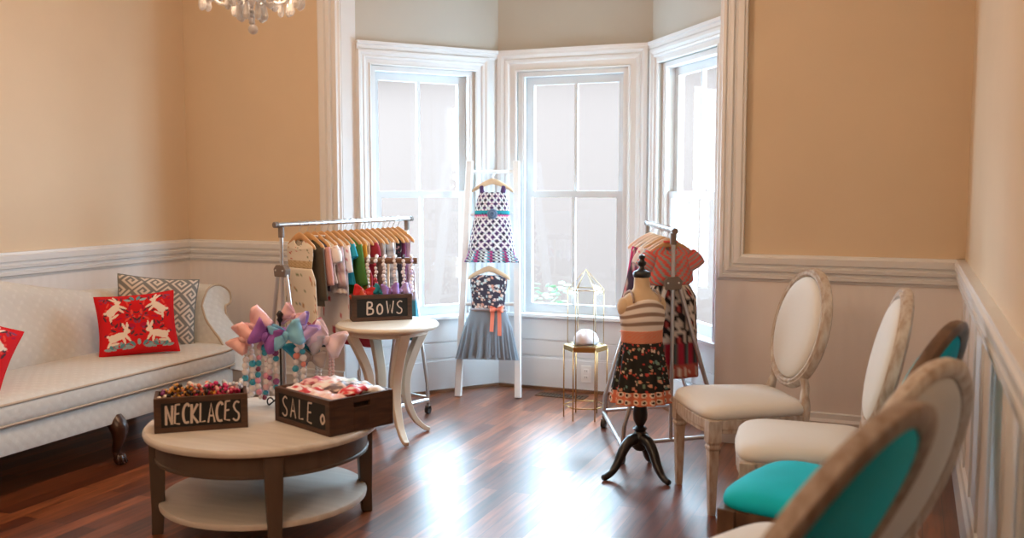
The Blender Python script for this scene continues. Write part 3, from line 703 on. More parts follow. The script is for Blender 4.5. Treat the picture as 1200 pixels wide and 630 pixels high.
G3 = 'pearl necklaces on the small stand'
hang_strand('grey pearl necklace at the left of the small stand', S2, -.06, .008, .235, .03, .014, .008, [(.55, .50, .49)], G3)
hang_strand('silver pearl necklace at the middle of the small stand', S2, .01, .008, .235, .02, .012, .008, [(.72, .68, .66)], G3)
hang_strand('blush pearl necklace at the right end of the small stand', S2, .07, .008, .235, .04, .010, .008, [(.78, .55, .54)], G3)

# necklaces heaped in the crate
def crate_pt(e, x, y, z): return Matrix.Translation(e.location) @ Matrix.Rotation(e.rotation_euler.z, 4, 'Z') @ Vector((x, y, z))
NC = [('mustard and white', [(.70, .38, .06), (.82, .74, .66)], 'at the left end'), ('gold and plum', [(.62, .34, .08), (.22, .04, .18)], 'beside the mustard one'), ('amber and black', [(.55, .25, .04), (.03, .02, .02)], 'near the front left'),
      ('brown and cream', [(.22, .10, .06), (.75, .66, .56)], 'at the back left'), ('black and rust', [(.03, .025, .03), (.40, .12, .05)], 'in the middle of the front'), ('coral and white', [(.75, .22, .14), (.82, .76, .72)], 'in the middle'),
      ('orange and magenta', [(.78, .32, .06), (.50, .02, .14)], 'at the middle back'), ('red and silver', [(.50, .02, .03), (.60, .58, .58)], 'right of the middle'), ('hot pink and black', [(.60, .04, .18), (.04, .03, .03)], 'near the front right'),
      ('dark red and pearl', [(.26, .01, .04), (.80, .74, .74)], 'at the right'), ('crimson and blush', [(.45, .02, .07), (.78, .45, .42)], 'at the front right corner'), ('white and ice blue', [(.85, .82, .84), (.55, .66, .78)], 'at the right end')]
rn = random.Random(11)
for i, (cn, cc, wh) in enumerate(NC):
    cx = .04 + .275 * (i + .5) / 12; cy = .078 + (.028 if i % 2 else -.02)
    pts = []
    for k in range(30):
        a = 2 * pi * k / 29; pts.append(crate_pt(CR1, min(.335, max(.02, cx + .040 * cos(a + i) + rn.uniform(-.006, .006))), min(.134, max(.02, cy + .034 * sin(a * 2 + i) + rn.uniform(-.006, .006))), .118 + .018 * (i % 3) + .015 * sin(3 * a + i)))
    bead_strand('bead_necklace', f'{cn} bead necklace {wh} of the NECKLACES crate', pts, .0085, cc, None, 'necklace', 'necklaces heaped in the crate', None, rn)
m = MB(); m.box(.016, .34, .016, .139, .013, .10); 
liner = m.build('crate_liner', mat('kraft_paper', (.20, .12, .07), .9, var=.4, vscale=30), CR1)
# cellophane packs in the sale crate
PK = [('white pack with red dots', (.82, .76, .76), (.60, .03, .05)), ('pink floral pack', (.80, .52, .54), (.45, .08, .15)), ('pale grey pack', (.66, .64, .64), (.82, .8, .8)), ('cherry red pack', (.55, .03, .04), (.80, .66, .62)),
      ('white pack with pink stripes', (.84, .80, .80), (.78, .38, .42)), ('mint pack', (.58, .74, .70), (.80, .8, .78)), ('rose and white pack', (.80, .60, .58), (.85, .8, .8)), ('dark patterned pack', (.16, .12, .14), (.7, .55, .5)), ('white pack with blue corner', (.80, .80, .82), (.12, .26, .5)),
      ('blush satin pack', (.82, .62, .58), (.75, .42, .38)), ('scarlet bow pack', (.62, .02, .03), (.85, .8, .78)), ('white lace pack', (.86, .84, .82), (.7, .62, .6))]
PW = ['front left corner', 'left side', 'back left corner', 'front edge', 'centre', 'back edge', 'front edge right of centre', 'right of centre', 'back right of centre', 'front right corner', 'right side', 'back right corner']
for i, (pn, c1, c2) in enumerate(PK):
    gx, gy = i // 3, i % 3
    m = MB(); sx, sy = .125, .046; ph = rn.uniform(0, 6)
    def fn(u, v, ph=ph): 
        a = 2 * pi * u; k = sin(pi * min(1, max(0, v))) ** .35
        return ((v - .5) * sx, sy * cos(a) * (.45 + .55 * k) + .004 * sin(9 * v + ph), .019 * sin(a) * k + .003 * sin(14 * v + 3 * a + ph))
    m.grid(fn, 16, 14, cu=True, cfn=lambda u, v, c1=c1, c2=c2, ph=ph: c2 if (sin(v * 17 + ph) * sin(u * 20 + ph) > .45 or (.42 < v < .56 and i % 2)) else c1, cap0=True, cap1=True)
    o = m.build('wrapped_pack', M_satin, None, True)
    p = crate_pt(CR2, .062 + gx * .088, .068 + gy * .085, .130 + .010 * ((i * 5) % 3)); o.location = p
    o.rotation_euler = (rn.uniform(-.12, .12), rn.uniform(-.15, .15), CR2.rotation_euler.z + pi / 2 + rn.uniform(-.3, .3) * .9)
    tag(o, f'{pn} lying in the {PW[i]} of the SALE crate', 'packet', 'wrapped packs in the SALE crate')
m = MB(); m.box(.016, .373, .016, .280, .013, .088); m.build('crate_liner', MATS['kraft_paper'], CR2)

# ---------------------------------------------------------------- accent table with the bows crate
bt = W(-.69, 5.30); BTZ = .645
bt_e = thing('accent_table', 'round cream accent table with four curved legs beside the left rack', 'table', bt)
m = MB(); m.lathe([(.262, .612), (.276, .616), (.284, .626), (.284, .634), (.276, .643), (.265, .645), (.001, .645)], 56); m.build('tabletop', M_cream, bt_e, True, angle=35)
m = MB(); m.lathe([(.215, .582), (.225, .586), (.225, .613), (.20, .613), (.20, .582)], 40); m.build('apron', M_cream, bt_e, True, angle=35)
for k in range(4):
    a = YAW + radians(30 + 90 * k); R3 = Matrix.Rotation(a, 4, 'Z')
    pr = smooth_path([(.222, 0, .614), (.205, 0, .57), (.160, 0, .48), (.120, 0, .38), (.105, 0, .29), (.115, 0, .19), (.155, 0, .09), (.215, 0, .028), (.25, 0, .013)], 5); m = MB(); rs = []
    for i, p in enumerate(pr):
        q = i / (len(pr) - 1); tg = (pr[min(i + 1, len(pr) - 1)] - pr[max(i - 1, 0)]).normalized(); nn = Vector((tg.z, 0, -tg.x)); hw = interp([(0, .03), (.5, .026), (.85, .018), (1, .014)], q); ht = interp([(0, .026), (.4, .022), (.8, .015), (1, .011)], q)
        rs.append([R3 @ (p + nn * sx * ht + Vector((0, sy * hw, 0))) for sx, sy in ((-1, -1), (1, -1), (1, 1), (-1, 1))])
    m.rings(rs); m.build('leg', M_cream, bt_e, True, bevel=.004, angle=40)
CR3 = crate('wooden_crate', 'small dark wood crate with chalkboard front lettered BOWS', (-2.85, 4.564, 0), (-2.593, 4.781, 0), .11, .146, BTZ, 'BOWS', .24, .25, .48, .165)
G4 = 'bows filling the BOWS crate'
for lb, x, y, z, w_, h_, cl, ro in (('bright red bow at the left of the BOWS crate', .075, .055, .155, .12, .075, (.62, .02, .02), .2), ('orange red bow low in the left corner of the BOWS crate', .04, .045, .138, .09, .05, (.62, .10, .04), -.5),
                                    ('turquoise bow in the middle of the BOWS crate', .165, .055, .157, .09, .065, (.02, .28, .36), .5), ('lilac bow right of centre in the BOWS crate', .225, .05, .160, .10, .08, (.38, .22, .58), -.1), ('pale lavender bow at the right end of the BOWS crate', .285, .06, .158, .10, .07, (.55, .42, .68), -.25)):
    bow(lb, crate_pt(CR3, x, y, z), CR3.rotation_euler.z, w_, h_, cl, ro, 0, G4, True)
m = MB(); m.box(.016, .32, .016, .094, .013, .118); m.build('crate_liner', MATS['kraft_paper'], CR3)
tb = Vector((-2.768, 4.826, BTZ))
jewellery_stand('wooden bar stand of white bead strands behind the BOWS crate', tb, .325, .165, FACE, mat('stained_bar', (.20, .095, .05), .5, var=.3, vscale=15, stretch=(1, 12, 12)), .019, True)
G5 = 'white bead strands on the wooden bar'
for k, (r, cols, lb) in enumerate(((-.115, [WB], 'white bead strand first from the left on the wooden bar'), (-.07, [WB, WB, WB, (.5, .05, .08)], 'white and red bead strand second on the wooden bar'), (-.022, [WB], 'white bead strand third from the left on the wooden bar'),
                     (.04, [WB, (.78, .74, .74)], 'white pearl strand right of centre on the wooden bar'), (.09, [WB, (.05, .04, .06), WB, WB], 'black and white bead strand on the wooden bar'), (.135, [WB, WB, (.7, .6, .85)], 'white and lilac bead strand at the right end of the wooden bar'))):
    pts = [on(tb, r + .004 * sin(k + i), .026 if i > 1 else .016 * i - .004, .350 - .0015 * abs(i) if i < 2 else .325 - .0125 * (i - 2)) for i in range(19)]
    bead_strand('bead_necklace', lb, pts, .0118, cols, None, 'necklace', G5)

# ---------------------------------------------------------------- clothes racks
def rack(label, A, B, u, half, zb, extra=.06):
    A, B, u = Vector(A), Vector(B), Vector(u).normalized(); mid = (A + B) / 2; dr = (B - A).normalized()
    e = thing('clothes_rack', label, 'clothes rack', (mid.x, mid.y, 0))
    o = Vector((mid.x, mid.y, 0)); T = lambda p: Vector(p) - o
    m = MB(); m.tube([T(A - dr * .03), T(B + dr * .03)], .0125, 14)
    n = int((B - A).length / .03)
    for i in range(2, n - 1): m.tube([T(A + dr * (.03 * i - .002)), T(A + dr * (.03 * i + .002))], .0138, 12)
    rl_ = m.build('hanging_rail', M_chrome, e, True, angle=40)
    for P, sg in ((A, -1), (B, 1)):
        m = MB(); q = T(P + dr * sg * .035); m.tube([q - dr * .012, q + dr * .012], .016, 12); m.build('end_cap', M_bracket, e, True, angle=40)
        m = MB(); m.tube([T(P) - Vector((0, 0, .07)), T(P) - Vector((0, 0, .012))], .0165, 12); m.build('rail_socket', M_bracket, e, True, angle=40)
        m = MB(); m.tube([T(Vector((P.x, P.y, .10))), T(P) - Vector((0, 0, .05))], .0105, 12); m.build('upright', M_chrome, e, True, angle=40)
        c = T(Vector((P.x, P.y, zb))); X = Matrix((( *u, 0), (*dr, 0), (0, 0, 1, 0), (0, 0, 0, 1))).transposed() if False else Matrix(((u.x, dr.x, 0, c.x), (u.y, dr.y, 0, c.y), (0, 0, 1, c.z), (0, 0, 0, 1)))
        m = MB(); m.prism([(-.045, -.03), (.045, -.03), (.052, .012), (.03, .035), (-.03, .035), (-.052, .012)], -.019, .019, X @ Matrix.Rotation(radians(90), 4, 'X')); bk = m.build('bracket', M_bracket, e, bevel=.004)
        m = MB()
        for sx in (-.03, .03):
            for sy in (-1, 1): m.ball(X @ Vector((sx, sy * .02, .005)), .006, 8, 6)
        m.build('rivet', M_chrome, bk, True)
        for s_ in (-1, 1):
            m = MB(); top = c + u * s_ * .035 + Vector((0, 0, -.01)); kn = c + u * s_ * half * .97; kn.z = .19; ft = c + u * s_ * half; ft.z = .07
            m.tube([top, lerp(top, kn, .6), kn, ft], .0115, 10); m.build('leg', M_chrome, e, True, angle=50)
            cs = Vector((ft.x, ft.y, 0)); m = MB(); m.tube([cs + Vector((0, 0, .03)), cs + Vector((0, 0, .075))], .008, 8)
            m.box(-.012, .012, -.016, .016, .028, .052, Matrix.Translation(cs)); ck = m.build('caster', M_bracket, e, True, angle=40)
            m = MB(); m.tube([cs + Vector((-.012, 0, .0245)), cs + Vector((.012, 0, .0245))], .024, 14); m.build('wheel', M_blackp, ck, True, angle=40)
        m = MB(); m.tube([c * 1 + u * half + Vector((0, 0, .10 - zb)), c - u * half + Vector((0, 0, .10 - zb))], .0105, 10); m.build('end_bar', M_chrome, e, True, angle=40)
    for s_ in (-1, 1):
        a = T(Vector((A.x, A.y, .088))) + u * s_ * half; b_ = T(Vector((B.x, B.y, .088))) + u * s_ * half
        m = MB(); m.tube([a, b_], .0115, 10); m.build('base_bar', M_chrome, e, True, angle=40)
    return e
def hanger(label, top, rz, w_=.30, mt=M_hang, group=None, drop=.055, fwd=0.0):
    """top = the point of the rail the hook sits on"""
    e = thing('clothes_hanger', label, 'clothes hanger', top, rz, group)
    m = MB(); pts = [(.0178 * cos(t), 0, .0178 * sin(t) - .0015) for t in [radians(x) for x in range(-20, 200, 20)]]
    pts = pts[::-1]; pts = pts + [(.0172, -fwd * .25, -.012), (.008, -fwd * .7, -.026), (0, -fwd * .95, -.034), (0, -fwd, -drop - .004)]
    m.tube(pts, .0018, 6); m.build('hook', M_chrome, e, True)
    m = MB(); hw = w_ / 2
    def fn(u, v):
        x = (2 * v - 1) * hw; a = abs(2 * v - 1); zc = -drop - .012 - .055 * (a ** 1.5) - .012 * a; ry = .0055 + .0035 * a; hz = .013 + .009 * (1 - a)
        if v in (0.0, 1.0): ry *= .5; hz *= .5
        t = 2 * pi * u; return (x, ry * cos(t) + .010 * a * a - fwd, zc + hz * sin(t))
    m.grid(fn, 10, 22, cu=True, cap0=True, cap1=True); m.build('hanger_body', mt, e, True)
    return e

# garment pattern functions ------------------------------------------------
def florals(bg, cols, n, seed, r0=.012, r1=.026, asp=2.2):
    rr = random.Random(seed); D = [(rr.random(), rr.random(), rr.uniform(r0, r1), rr.choice(cols)) for _ in range(n)]
    def fn(u, v):
        for (x, y, r, c) in D:
            du = abs(u - x); du = min(du, 1 - du)
            if (du * asp) ** 2 + (v - y) ** 2 < r * r: return c
        return bg
    return fn
def stripes(c1, c2, n, duty=.5): return lambda u, v: c1 if (v * n) % 1 < duty else c2
def plain(c): return lambda u, v: c
def plaid(bg, c1, c2, nu=12, nv=8): return lambda u, v: c1 if (v * nv) % 1 < .4 else (c2 if (u * nu) % 1 < .3 else bg)
def tile_star(u, v, nu=9, nv=7):
    x, y = (u * nu) % 1 - .5, (v * nv) % 1 - .5
    if ell(x, y, .22, .22, .30, .13, pi / 4) or ell(x, y, -.22, -.22, .30, .13, pi / 4) or ell(x, y, .22, -.22, .30, .13, -pi / 4) or ell(x, y, -.22, .22, .30, .13, -pi / 4): return (.85, .84, .86)
    if x * x + y * y < .008: return (.8, .3, .35)
    if abs(x) + abs(y) > .80: return (.60, .74, .76)
    k = (int(u * nu) + int(v * nv)) % 3
    return ((.06, .03, .12), (.03, .03, .05), (.10, .04, .16))[k]
def body_mesh(prof, colf, nu=56, nv=44, rip=0, nrip=9, ph=0.0, scoop=0.0):
    """closed tube of cloth: prof = [(z, half_width, half_thickness)], from neck down"""
    Z = [p[0] for p in prof]
    def fn(u, v):
        z = lerp(Z[0], Z[-1], v); wv = interp([(-p[0], p[1]) for p in prof], -z); tv = interp([(-p[0], p[2]) for p in prof], -z)
        a = 2 * pi * u; k = rip * max(0, v - .25) / .75
        e = 1 + k * sin(nrip * a + ph) * .9
        return (wv * cos(a) * (1 + .25 * k * sin(nrip * a + ph)), tv * sin(a) * e + (tv * .3 * k * cos(2 * a + ph)), z - scoop * max(0, 1 - v * abs(Z[-1] - Z[0]) / .07) * abs(sin(a)) ** 1.5 * (1 if a > pi else .45))
    m = MB(); m.grid(fn, nu, nv, cu=True, cfn=colf)
    return m
def sleeve_mesh(sg, x0, z0, x1, z1, r0, r1, colf, puff=0, y=0.0):
    m = MB(); A, B = Vector((sg * x0, y, z0)), Vector((sg * x1, y, z1))
    ax = (B - A).normalized(); n1 = ax.cross(Vector((0, 1, 0))).normalized()
    m.grid(lambda u, v: A.lerp(B, v) + n1 * cos(2 * pi * u) * (lerp(r0, r1, v) * (1 + puff * sin(pi * v))) + Vector((0, 1, 0)) * sin(2 * pi * u) * lerp(r0, r1, v) * (.45 + puff * sin(pi * v)), 16, 10, cu=True, cfn=colf)
    return m
NECK = -.075
def garment(name, label, cat, top, rz, group, wid=.115, length=.5, bodycol=None, hem=.13, sleeves=None, slcol=None, rip=.16, thick=.012, waist=None, skirtcol=None, seed=0, mt=None, ruffle=None, collar=None):
    e = thing(name, label, cat, top, rz, group)
    zt = NECK
    prof = [(zt - .004, .046, .008), (zt - .018, .062, .012), (zt - .05, wid * .92, .016), (zt - .10, wid * .93, thick), (zt - .2, lerp(wid * .9, hem, .3), thick * 1.1), (zt - length, hem, thick * 1.3)]
    bm = 'bodice' if waist else 'body'
    if waist:
        p1 = [p for p in prof if p[0] > zt - waist] + [(zt - waist, wid * .82, thick)]
        body_mesh(p1, bodycol, 56, 30, 0, scoop=.045).build(bm, mt or M_print, e, True, solid=.002)
        p2 = [(zt - waist, wid * .82, thick * 1.05), (zt - waist - .06, lerp(wid, hem, .5), thick * 1.3), (zt - length, hem, thick * 1.6)]
        body_mesh(p2, skirtcol or bodycol, 56, 30, rip, 9, seed).build('skirt', mt or M_print, e, True, solid=.002)
    else:
        body_mesh(prof, bodycol, 56, 44, rip, 8, seed, scoop=.04).build(bm, mt or M_print, e, True, solid=.002)
    if sleeves:
        for sg in (-1, 1):
            l, r0, r1, out, puff = sleeves
            sleeve_mesh(sg, wid * .80, zt - .060, wid * .80 + out, zt - .05 - l, r0, r1, slcol or bodycol, puff).build('sleeve', mt or M_print, e, True, solid=.002)
    if ruffle:
        p3 = [(zt - length + .012, hem * .98, thick * 1.5), (zt - length - .05, hem * 1.14, thick * 1.9)]
        body_mesh(p3, ruffle, 64, 10, .5, 14, seed).build('ruffle', mt or M_print, e, True, solid=.002)
    if collar:
        m = MB(); m.tube([(.036 * cos(a), .014 * sin(a), zt + .002) for a in [2 * pi * k / 20 for k in range(20)]], .006, 6, True, col=collar); m.build('collar', M_print, e, True)
    return e

# ---- left rack
LA, LB = Vector((-3.15, 4.34, 1.188)), Vector((-2.878, 5.25, 1.195))
ldir = (LB - LA).normalized(); lu = Vector((ldir.y, -ldir.x, 0)).normalized()
rack('chrome clothes rack full of girls clothes by the left bay casing', LA, LB, lu, .17, .935)
lrz = atan2(lu.y, lu.x)
GL_ = 'garments on the left rack'; HL = 'hangers on the left rack'
CRMF = (.76, .70, .60)
FC1 = [(.55, .10, .06), (.10, .16, .22), (.45, .26, .10), (.2, .25, .12)]
def lace_top(fn): return lambda u, v: ((.50, .36, .20) if (int(u * 80) + int(v * 40)) % 2 else (.62, .48, .30)) if v > .74 else fn(u, v)
LG = [('dress', 'cream floral dress', dict(bodycol=lace_top(florals(CRMF, FC1, 60, 2, .02, .045, 4.0)), skirtcol=florals(CRMF, FC1, 120, 1, .014, .028), waist=.17, length=.54, hem=.145, rip=.25, wid=.125)),
      ('coat', 'olive brown jacket', dict(bodycol=plain((.085, .062, .04)), length=.38, hem=.13, sleeves=(.30, .034, .03, .035, 0), rip=.1)),
      ('shirt', 'navy shirt with pink sleeves', dict(bodycol=plain((.05, .045, .07)), length=.30, slcol=plain((.62, .33, .31)), sleeves=(.22, .034, .028, .04, .1), collar=(.78, .7, .7))),
      ('shirt', 'white ruffled blouse', dict(bodycol=florals((.80, .76, .74), [(.6, .4, .42)], 30, 3), length=.26, sleeves=(.10, .036, .04, .03, .3), collar=(.8, .75, .75))),
      ('shirt', 'pink checked shirt with ruffled cuffs', dict(bodycol=plaid((.70, .62, .62), (.36, .27, .28), (.55, .30, .32), 10, 7), length=.27, sleeves=(.24, .034, .040, .03, 0), ruffle=plain((.72, .66, .66)))),
      ('dress', 'white dress with red roses', dict(bodycol=florals((.80, .74, .72), [(.55, .04, .06), (.5, .08, .12)], 40, 5, .02, .036), length=.58, sleeves=(.16, .034, .032, .03, 0))),
      ('shirt', 'turquoise top', dict(bodycol=plain((.03, .33, .45)), length=.28, sleeves=(.08, .034, .036, .03, 0))),
      ('dress', 'green long sleeved dress', dict(bodycol=plain((.075, .20, .045)), length=.46, hem=.145, sleeves=(.24, .036, .034, .05, 0), rip=.2)),
      ('shirt', 'mustard cardigan', dict(bodycol=plain((.52, .24, .03)), length=.32, sleeves=(.24, .034, .03, .035, 0))),
      ('dress', 'white and pink print dress', dict(bodycol=florals((.78, .72, .70), [(.68, .25, .28), (.45, .55, .5)], 60, 7), length=.66, waist=.18, skirtcol=florals((.50, .06, .10), [(.8, .72, .7)], 60, 8))),
      ('dress', 'dark red dress', dict(bodycol=plain((.30, .03, .05)), length=.60, sleeves=(.09, .034, .036, .03, .2))),
      ('shirt', 'grey brown knitted top', dict(bodycol=stripes((.25, .19, .17), (.32, .25, .22), 16), length=.33, sleeves=(.25, .034, .03, .035, 0))),
      ('dress', 'white dress with sage leaves', dict(bodycol=florals((.78, .74, .70), [(.36, .42, .36), (.6, .5, .48)], 60, 9), length=.62)),
      ('shirt', 'silver striped shirt', dict(bodycol=stripes((.62, .60, .62), (.30, .29, .32), 14), length=.32, sleeves=(.24, .034, .03, .03, 0))),
      ('dress', 'peach floral dress', dict(bodycol=florals((.78, .62, .54), [(.70, .28, .20), (.4, .42, .3)], 60, 10), length=.64, waist=.18)),
      ('dress', 'black dress with pink blossoms', dict(bodycol=florals((.03, .025, .03), [(.62, .22, .26), (.7, .6, .55), (.45, .06, .1)], 60, 12), length=.64, waist=.17)),
      ('dress', 'plum print dress', dict(bodycol=florals((.20, .05, .13), [(.7, .45, .5), (.12, .25, .4)], 60, 13), length=.62)),
      ('dress', 'pale lilac tulle dress with blue hem', dict(bodycol=florals((.74, .68, .76), [(.78, .52, .58), (.6, .55, .7)], 40, 14), length=.66, hem=.16, waist=.18, skirtcol=lambda u, v: (.70, .66, .76) if v < .5 else (.10, .38, .48)))]
nL = len(LG)
for i, (nm, lb, kw) in enumerate(LG):
    s_ = .13 + .79 * (i / (nL - 1)) ** .92; P = LA.lerp(LB, s_); P = P + Vector((0, 0, .0015))
    tw = lrz + radians((-2, 1.5, -1, 2, -1.5, 1)[i % 6])
    hanger(f'wooden hanger holding the {lb} on the left rack', P, tw, .25, M_hang, HL)
    garment(nm, f'{lb} hanging on the left rack', nm, P, tw, GL_, seed=i, **kw)

# ---- right rack
RA, RB = W(.813, 4.85, 1.1725), W(.788, 5.58, 1.18)
ru = (W(.95, .31) - W(0, 0)).normalized()
rack('chrome clothes rack of printed dresses by the right bay casing', RA, RB, ru, .27, .905)
rrz = atan2(ru.y, ru.x)
GR_, HR = 'garments on the right rack', 'hangers on the right rack'
COR, AQG = (.74, .12, .10), (.30, .38, .38)
def chev(u, v):
    x = abs(((u * 2) % 1) - .5); return COR if ((v * 5 + x * 8) % 1) < .55 else AQG
def geo(u, v):
    x, y = (u * 12) % 1 - .5, (v * 6) % 1 - .5; k = (int(u * 12) + int(v * 6)) % 2
    if k: return (.02, .02, .025) if x * x + y * y > .10 else (.72, .66, .62)
    return (.75, .68, .64) if abs(x) + abs(y) > .45 else ((.03, .02, .03) if x * x + y * y > .03 else (.6, .1, .1))
def geo_skirt(u, v):
    if v > .86: return (.50, .12, .10) if ((u * 30) % 1 - .5) ** 2 * 4 + ((v - .93) * 9) ** 2 > .25 else (.75, .68, .6)
    if v > .60: return ((.42, .03, .07), (.05, .04, .05), (.10, .16, .16))[int(u * 42) % 3]
    return geo(u, v)
RG = [('dress', 'coral and grey chevron dress with flutter sleeves', dict(bodycol=chev, waist=.22, skirtcol=geo_skirt, length=.70, hem=.165, wid=.125, sleeves=(.080, .038, .050, .048, .12), slcol=stripes(COR, AQG, 4), collar=COR, thick=.028), M_hang),
      ('dress', 'grey and white striped dress', dict(bodycol=stripes((.72, .69, .69), (.34, .33, .35), 16), length=.52, hem=.15, sleeves=(.08, .04, .04, .05, 0)), M_hangp),
      ('dress', 'white dress with hot pink poppies', dict(bodycol=florals((.80, .75, .75), [(.75, .05, .16), (.8, .2, .12)], 50, 21, .02, .036), length=.60, hem=.18, sleeves=(.09, .04, .045, .05, .2)), M_hang),
      ('dress', 'pale pink dress', dict(bodycol=florals((.82, .62, .64), [(.78, .3, .38)], 40, 22), length=.54, hem=.16), M_hangp),
      ('dress', 'navy floral dress with long printed sleeves', dict(bodycol=florals((.045, .05, .10), [(.65, .30, .28), (.6, .5, .45), (.5, .05, .14)], 80, 23), length=.56, hem=.17, sleeves=(.34, .04, .05, .075, 0), slcol=florals((.07, .05, .08), [(.70, .25, .32), (.7, .6, .55), (.6, .06, .18)], 60, 33, .03, .07, 1)), M_hangp),
      ('dress', 'magenta and lime print dress', dict(bodycol=florals((.62, .03, .16), [(.45, .55, .12), (.8, .7, .7)], 60, 24), length=.62, hem=.18, sleeves=(.40, .04, .05, .06, 0)), M_hangp),
      ('dress', 'peach ruffled dress', dict(bodycol=plain((.80, .50, .42)), length=.50, hem=.15, ruffle=plain((.8, .52, .45))), M_hangp)]
for i, (nm, lb, kw, hm) in enumerate(RG):
    P = RA.lerp(RB, .09 + .80 * i / (len(RG) - 1)) + Vector((0, 0, .0015)); tw = rrz + radians((-3, 1, -2, 1, -3, 1, 0)[i])
    hanger(f'wooden hanger holding the {lb} on the right rack', P, tw, .27, hm, HR)
    garment(nm, f'{lb} hanging on the right rack', nm, P + Vector((0, 0, .012)), tw, GR_, seed=i * 1.7, **kw)

# ---------------------------------------------------------------- ladder with two dresses
LF, RF = Vector((-2.755, 5.712, 0)), Vector((-2.367, 5.817, 0)); LT, RT = Vector((-2.752, 5.905, 1.56)), Vector((-2.485, 6.075, 1.56))
lad = thing('ladder', 'white painted ladder leaning into the bay corner', 'ladder', ((LF + RF) / 2)); lo = (LF + RF) / 2
across = (RF - LF).normalized()
for a, b in ((LF, LT), (RF, RT)):
    m = MB(); d_ = (b - a).normalized(); nn = across.cross(d_).normalized()
    rs = [[p - lo + across * sx * .021 + nn * sy * .03 for sx, sy in ((-1, -1), (1, -1), (1, 1), (-1, 1))] for p in (a + Vector((0, 0, .001)), b)]
    m.rings(rs); m.build('side_rail', M_white, lad, bevel=.004)
RUNG = (1.49, 1.205, .90, .61, .315)
rp = {}
for z in RUNG:
    t_ = z / 1.56; a, b = LF.lerp(LT, t_), RF.lerp(RT, t_); rp[z] = (a + b) / 2
    m = MB(); m.tube([a - lo + across * .015, b - lo - across * .015], .013, 10); m.build('rung', M_white, lad, True, angle=40)
LRZ = atan2(across.y, across.x)
LEAN = math.atan(.225 / 1.56)
def hung(o, z, dx=0.0):       # lies against the ladder: hooked over a rung, tilted with the side rails
    o.location = rp[z] + Vector((0, 0, .0015)) + across * dx; o.rotation_euler = (-LEAN, 0, LRZ)
    return o
FW = .060
def ladder_hanger(label, z, dx, drop):
    e = hanger(label, (0, 0, 0), 0, .285, M_hangp, 'hangers on the ladder', drop, FW); return hung(e, z, dx)
ladder_hanger('pale wooden hanger on the top ladder rung', 1.49, .008, .062)
e = hung(thing('dress', 'purple and white star print sundress hung high on the white ladder', 'dress', (0, 0, 0), 0, 'dresses on the ladder'), 1.49, .008)
zt = -.150
def shift(m, y=-FW): m.v = [(a, b + y, c) for a, b, c in m.v]; return m
shift(body_mesh([(zt, .085, .014), (zt - .03, .098, .018), (zt - .10, .112, .022), (zt - .125, .115, .022)], lambda u, v: tile_star(u, v, 14, 2.4), 84, 24)).build('bodice', M_print, e, True, solid=.002)
def sash_c(u, v):
    zz = abs(((u * 34) % 1) - .5) * 2
    return (.03, .33, .42) if v < .35 + .2 * zz else ((.05, .03, .08) if v < .62 else ((.62, .08, .28) if v < .62 + .3 * zz else (.82, .8, .8)))
shift(body_mesh([(zt - .123, .116, .024), (zt - .172, .119, .025)], sash_c, 100, 8)).build('sash', M_print, e, True, solid=.002)
shift(body_mesh([(zt - .170, .119, .024), (zt - .26, .138, .027), (zt - .39, .156, .030)], lambda u, v: tile_star(u, v, 17, 4.2), 110, 48, .12, 7)).build('skirt', M_print, e, True, solid=.002)
def ruf_c(u, v): return ((.04, .03, .06), (.8, .8, .82), (.03, .35, .42), (.55, .08, .25), (.06, .05, .16), (.7, .8, .8))[int(u * 60 + (1 if (v * 8) % 1 > .5 else 0)) % 6]
shift(body_mesh([(zt - .385, .154, .030), (zt - .465, .178, .036)], ruf_c, 120, 12, .30, 13)).build('ruffle', M_print, e, True, solid=.002)
for sg in (-1, 1):
    m = MB(); m.tube([(sg * .070, -.016, zt + .000), (sg * .074, -.006, zt + .036), (sg * .076, .012, zt + .026), (sg * .070, .016, zt + .002)], .014, 8, col=(.09, .05, .14), flat=((0, 1, 0), .4)); shift(m).build('shoulder_strap', M_print, e, True)
m = MB()
for k in range(4):
    m.tube([(.006 + (.029 - k * .0065) * cos(a), -.030 - k * .002, zt - .147 + (.029 - k * .0065) * sin(a)) for a in [2 * pi * q / 16 for q in range(16)]], .0066, 6, True, col=(.10, .15, .24) if k % 2 else (.16, .22, .32))
shift(m).build('rosette', M_print, e, True)
ladder_hanger('pale wooden hanger on the middle ladder rung', .90, -.004, .050)
e = hung(thing('dress', 'paisley dress with grey tulle skirt hung low on the white ladder', 'dress', (0, 0, 0), 0, 'dresses on the ladder'), .90, -.004)
zt = -.118
PAIS = florals((.055, .05, .075), [(.80, .74, .70), (.55, .70, .74), (.74, .52, .42), (.80, .78, .76), (.66, .34, .26)], 330, 31, .014, .05, 3.2)
shift(body_mesh([(zt + .012, .078, .014), (zt - .012, .122, .018), (zt - .05, .122, .021), (zt - .12, .112, .024), (zt - .225, .112, .026)], PAIS, 96, 60)).build('bodice', M_print, e, True, solid=.002)
for k in range(3):
    shift(body_mesh([(zt - .215, .110 + .003 * k, .026 + .003 * k), (zt - .32, .138 + .010 * k, .032 + .005 * k), (zt - .515 - .014 * k, .156 + .016 * k, .036 + .008 * k)], plain((1, 1, 1)), 130, 18, .55, 13 + 4 * k, k * 1.3)).build('tulle_layer', M_tulle, e, True)
m = MB(); m.tube([(.114 * cos(a), .030 * sin(a), zt - .217) for a in [2 * pi * q / 30 for q in range(30)]], .010, 8, True, col=(.30, .28, .30), flat=((0, 0, 1), 1)); shift(m).build('waistband', M_print, e, True)
m = MB(); bm_ = MB(); bow_mesh(bm_, .09, .045, (.80, .20, .12), .02, False); m.add([(v[0] + .062, v[1] - .040, v[2] + zt - .213) for v in bm_.v], bm_.f, bm_.c)
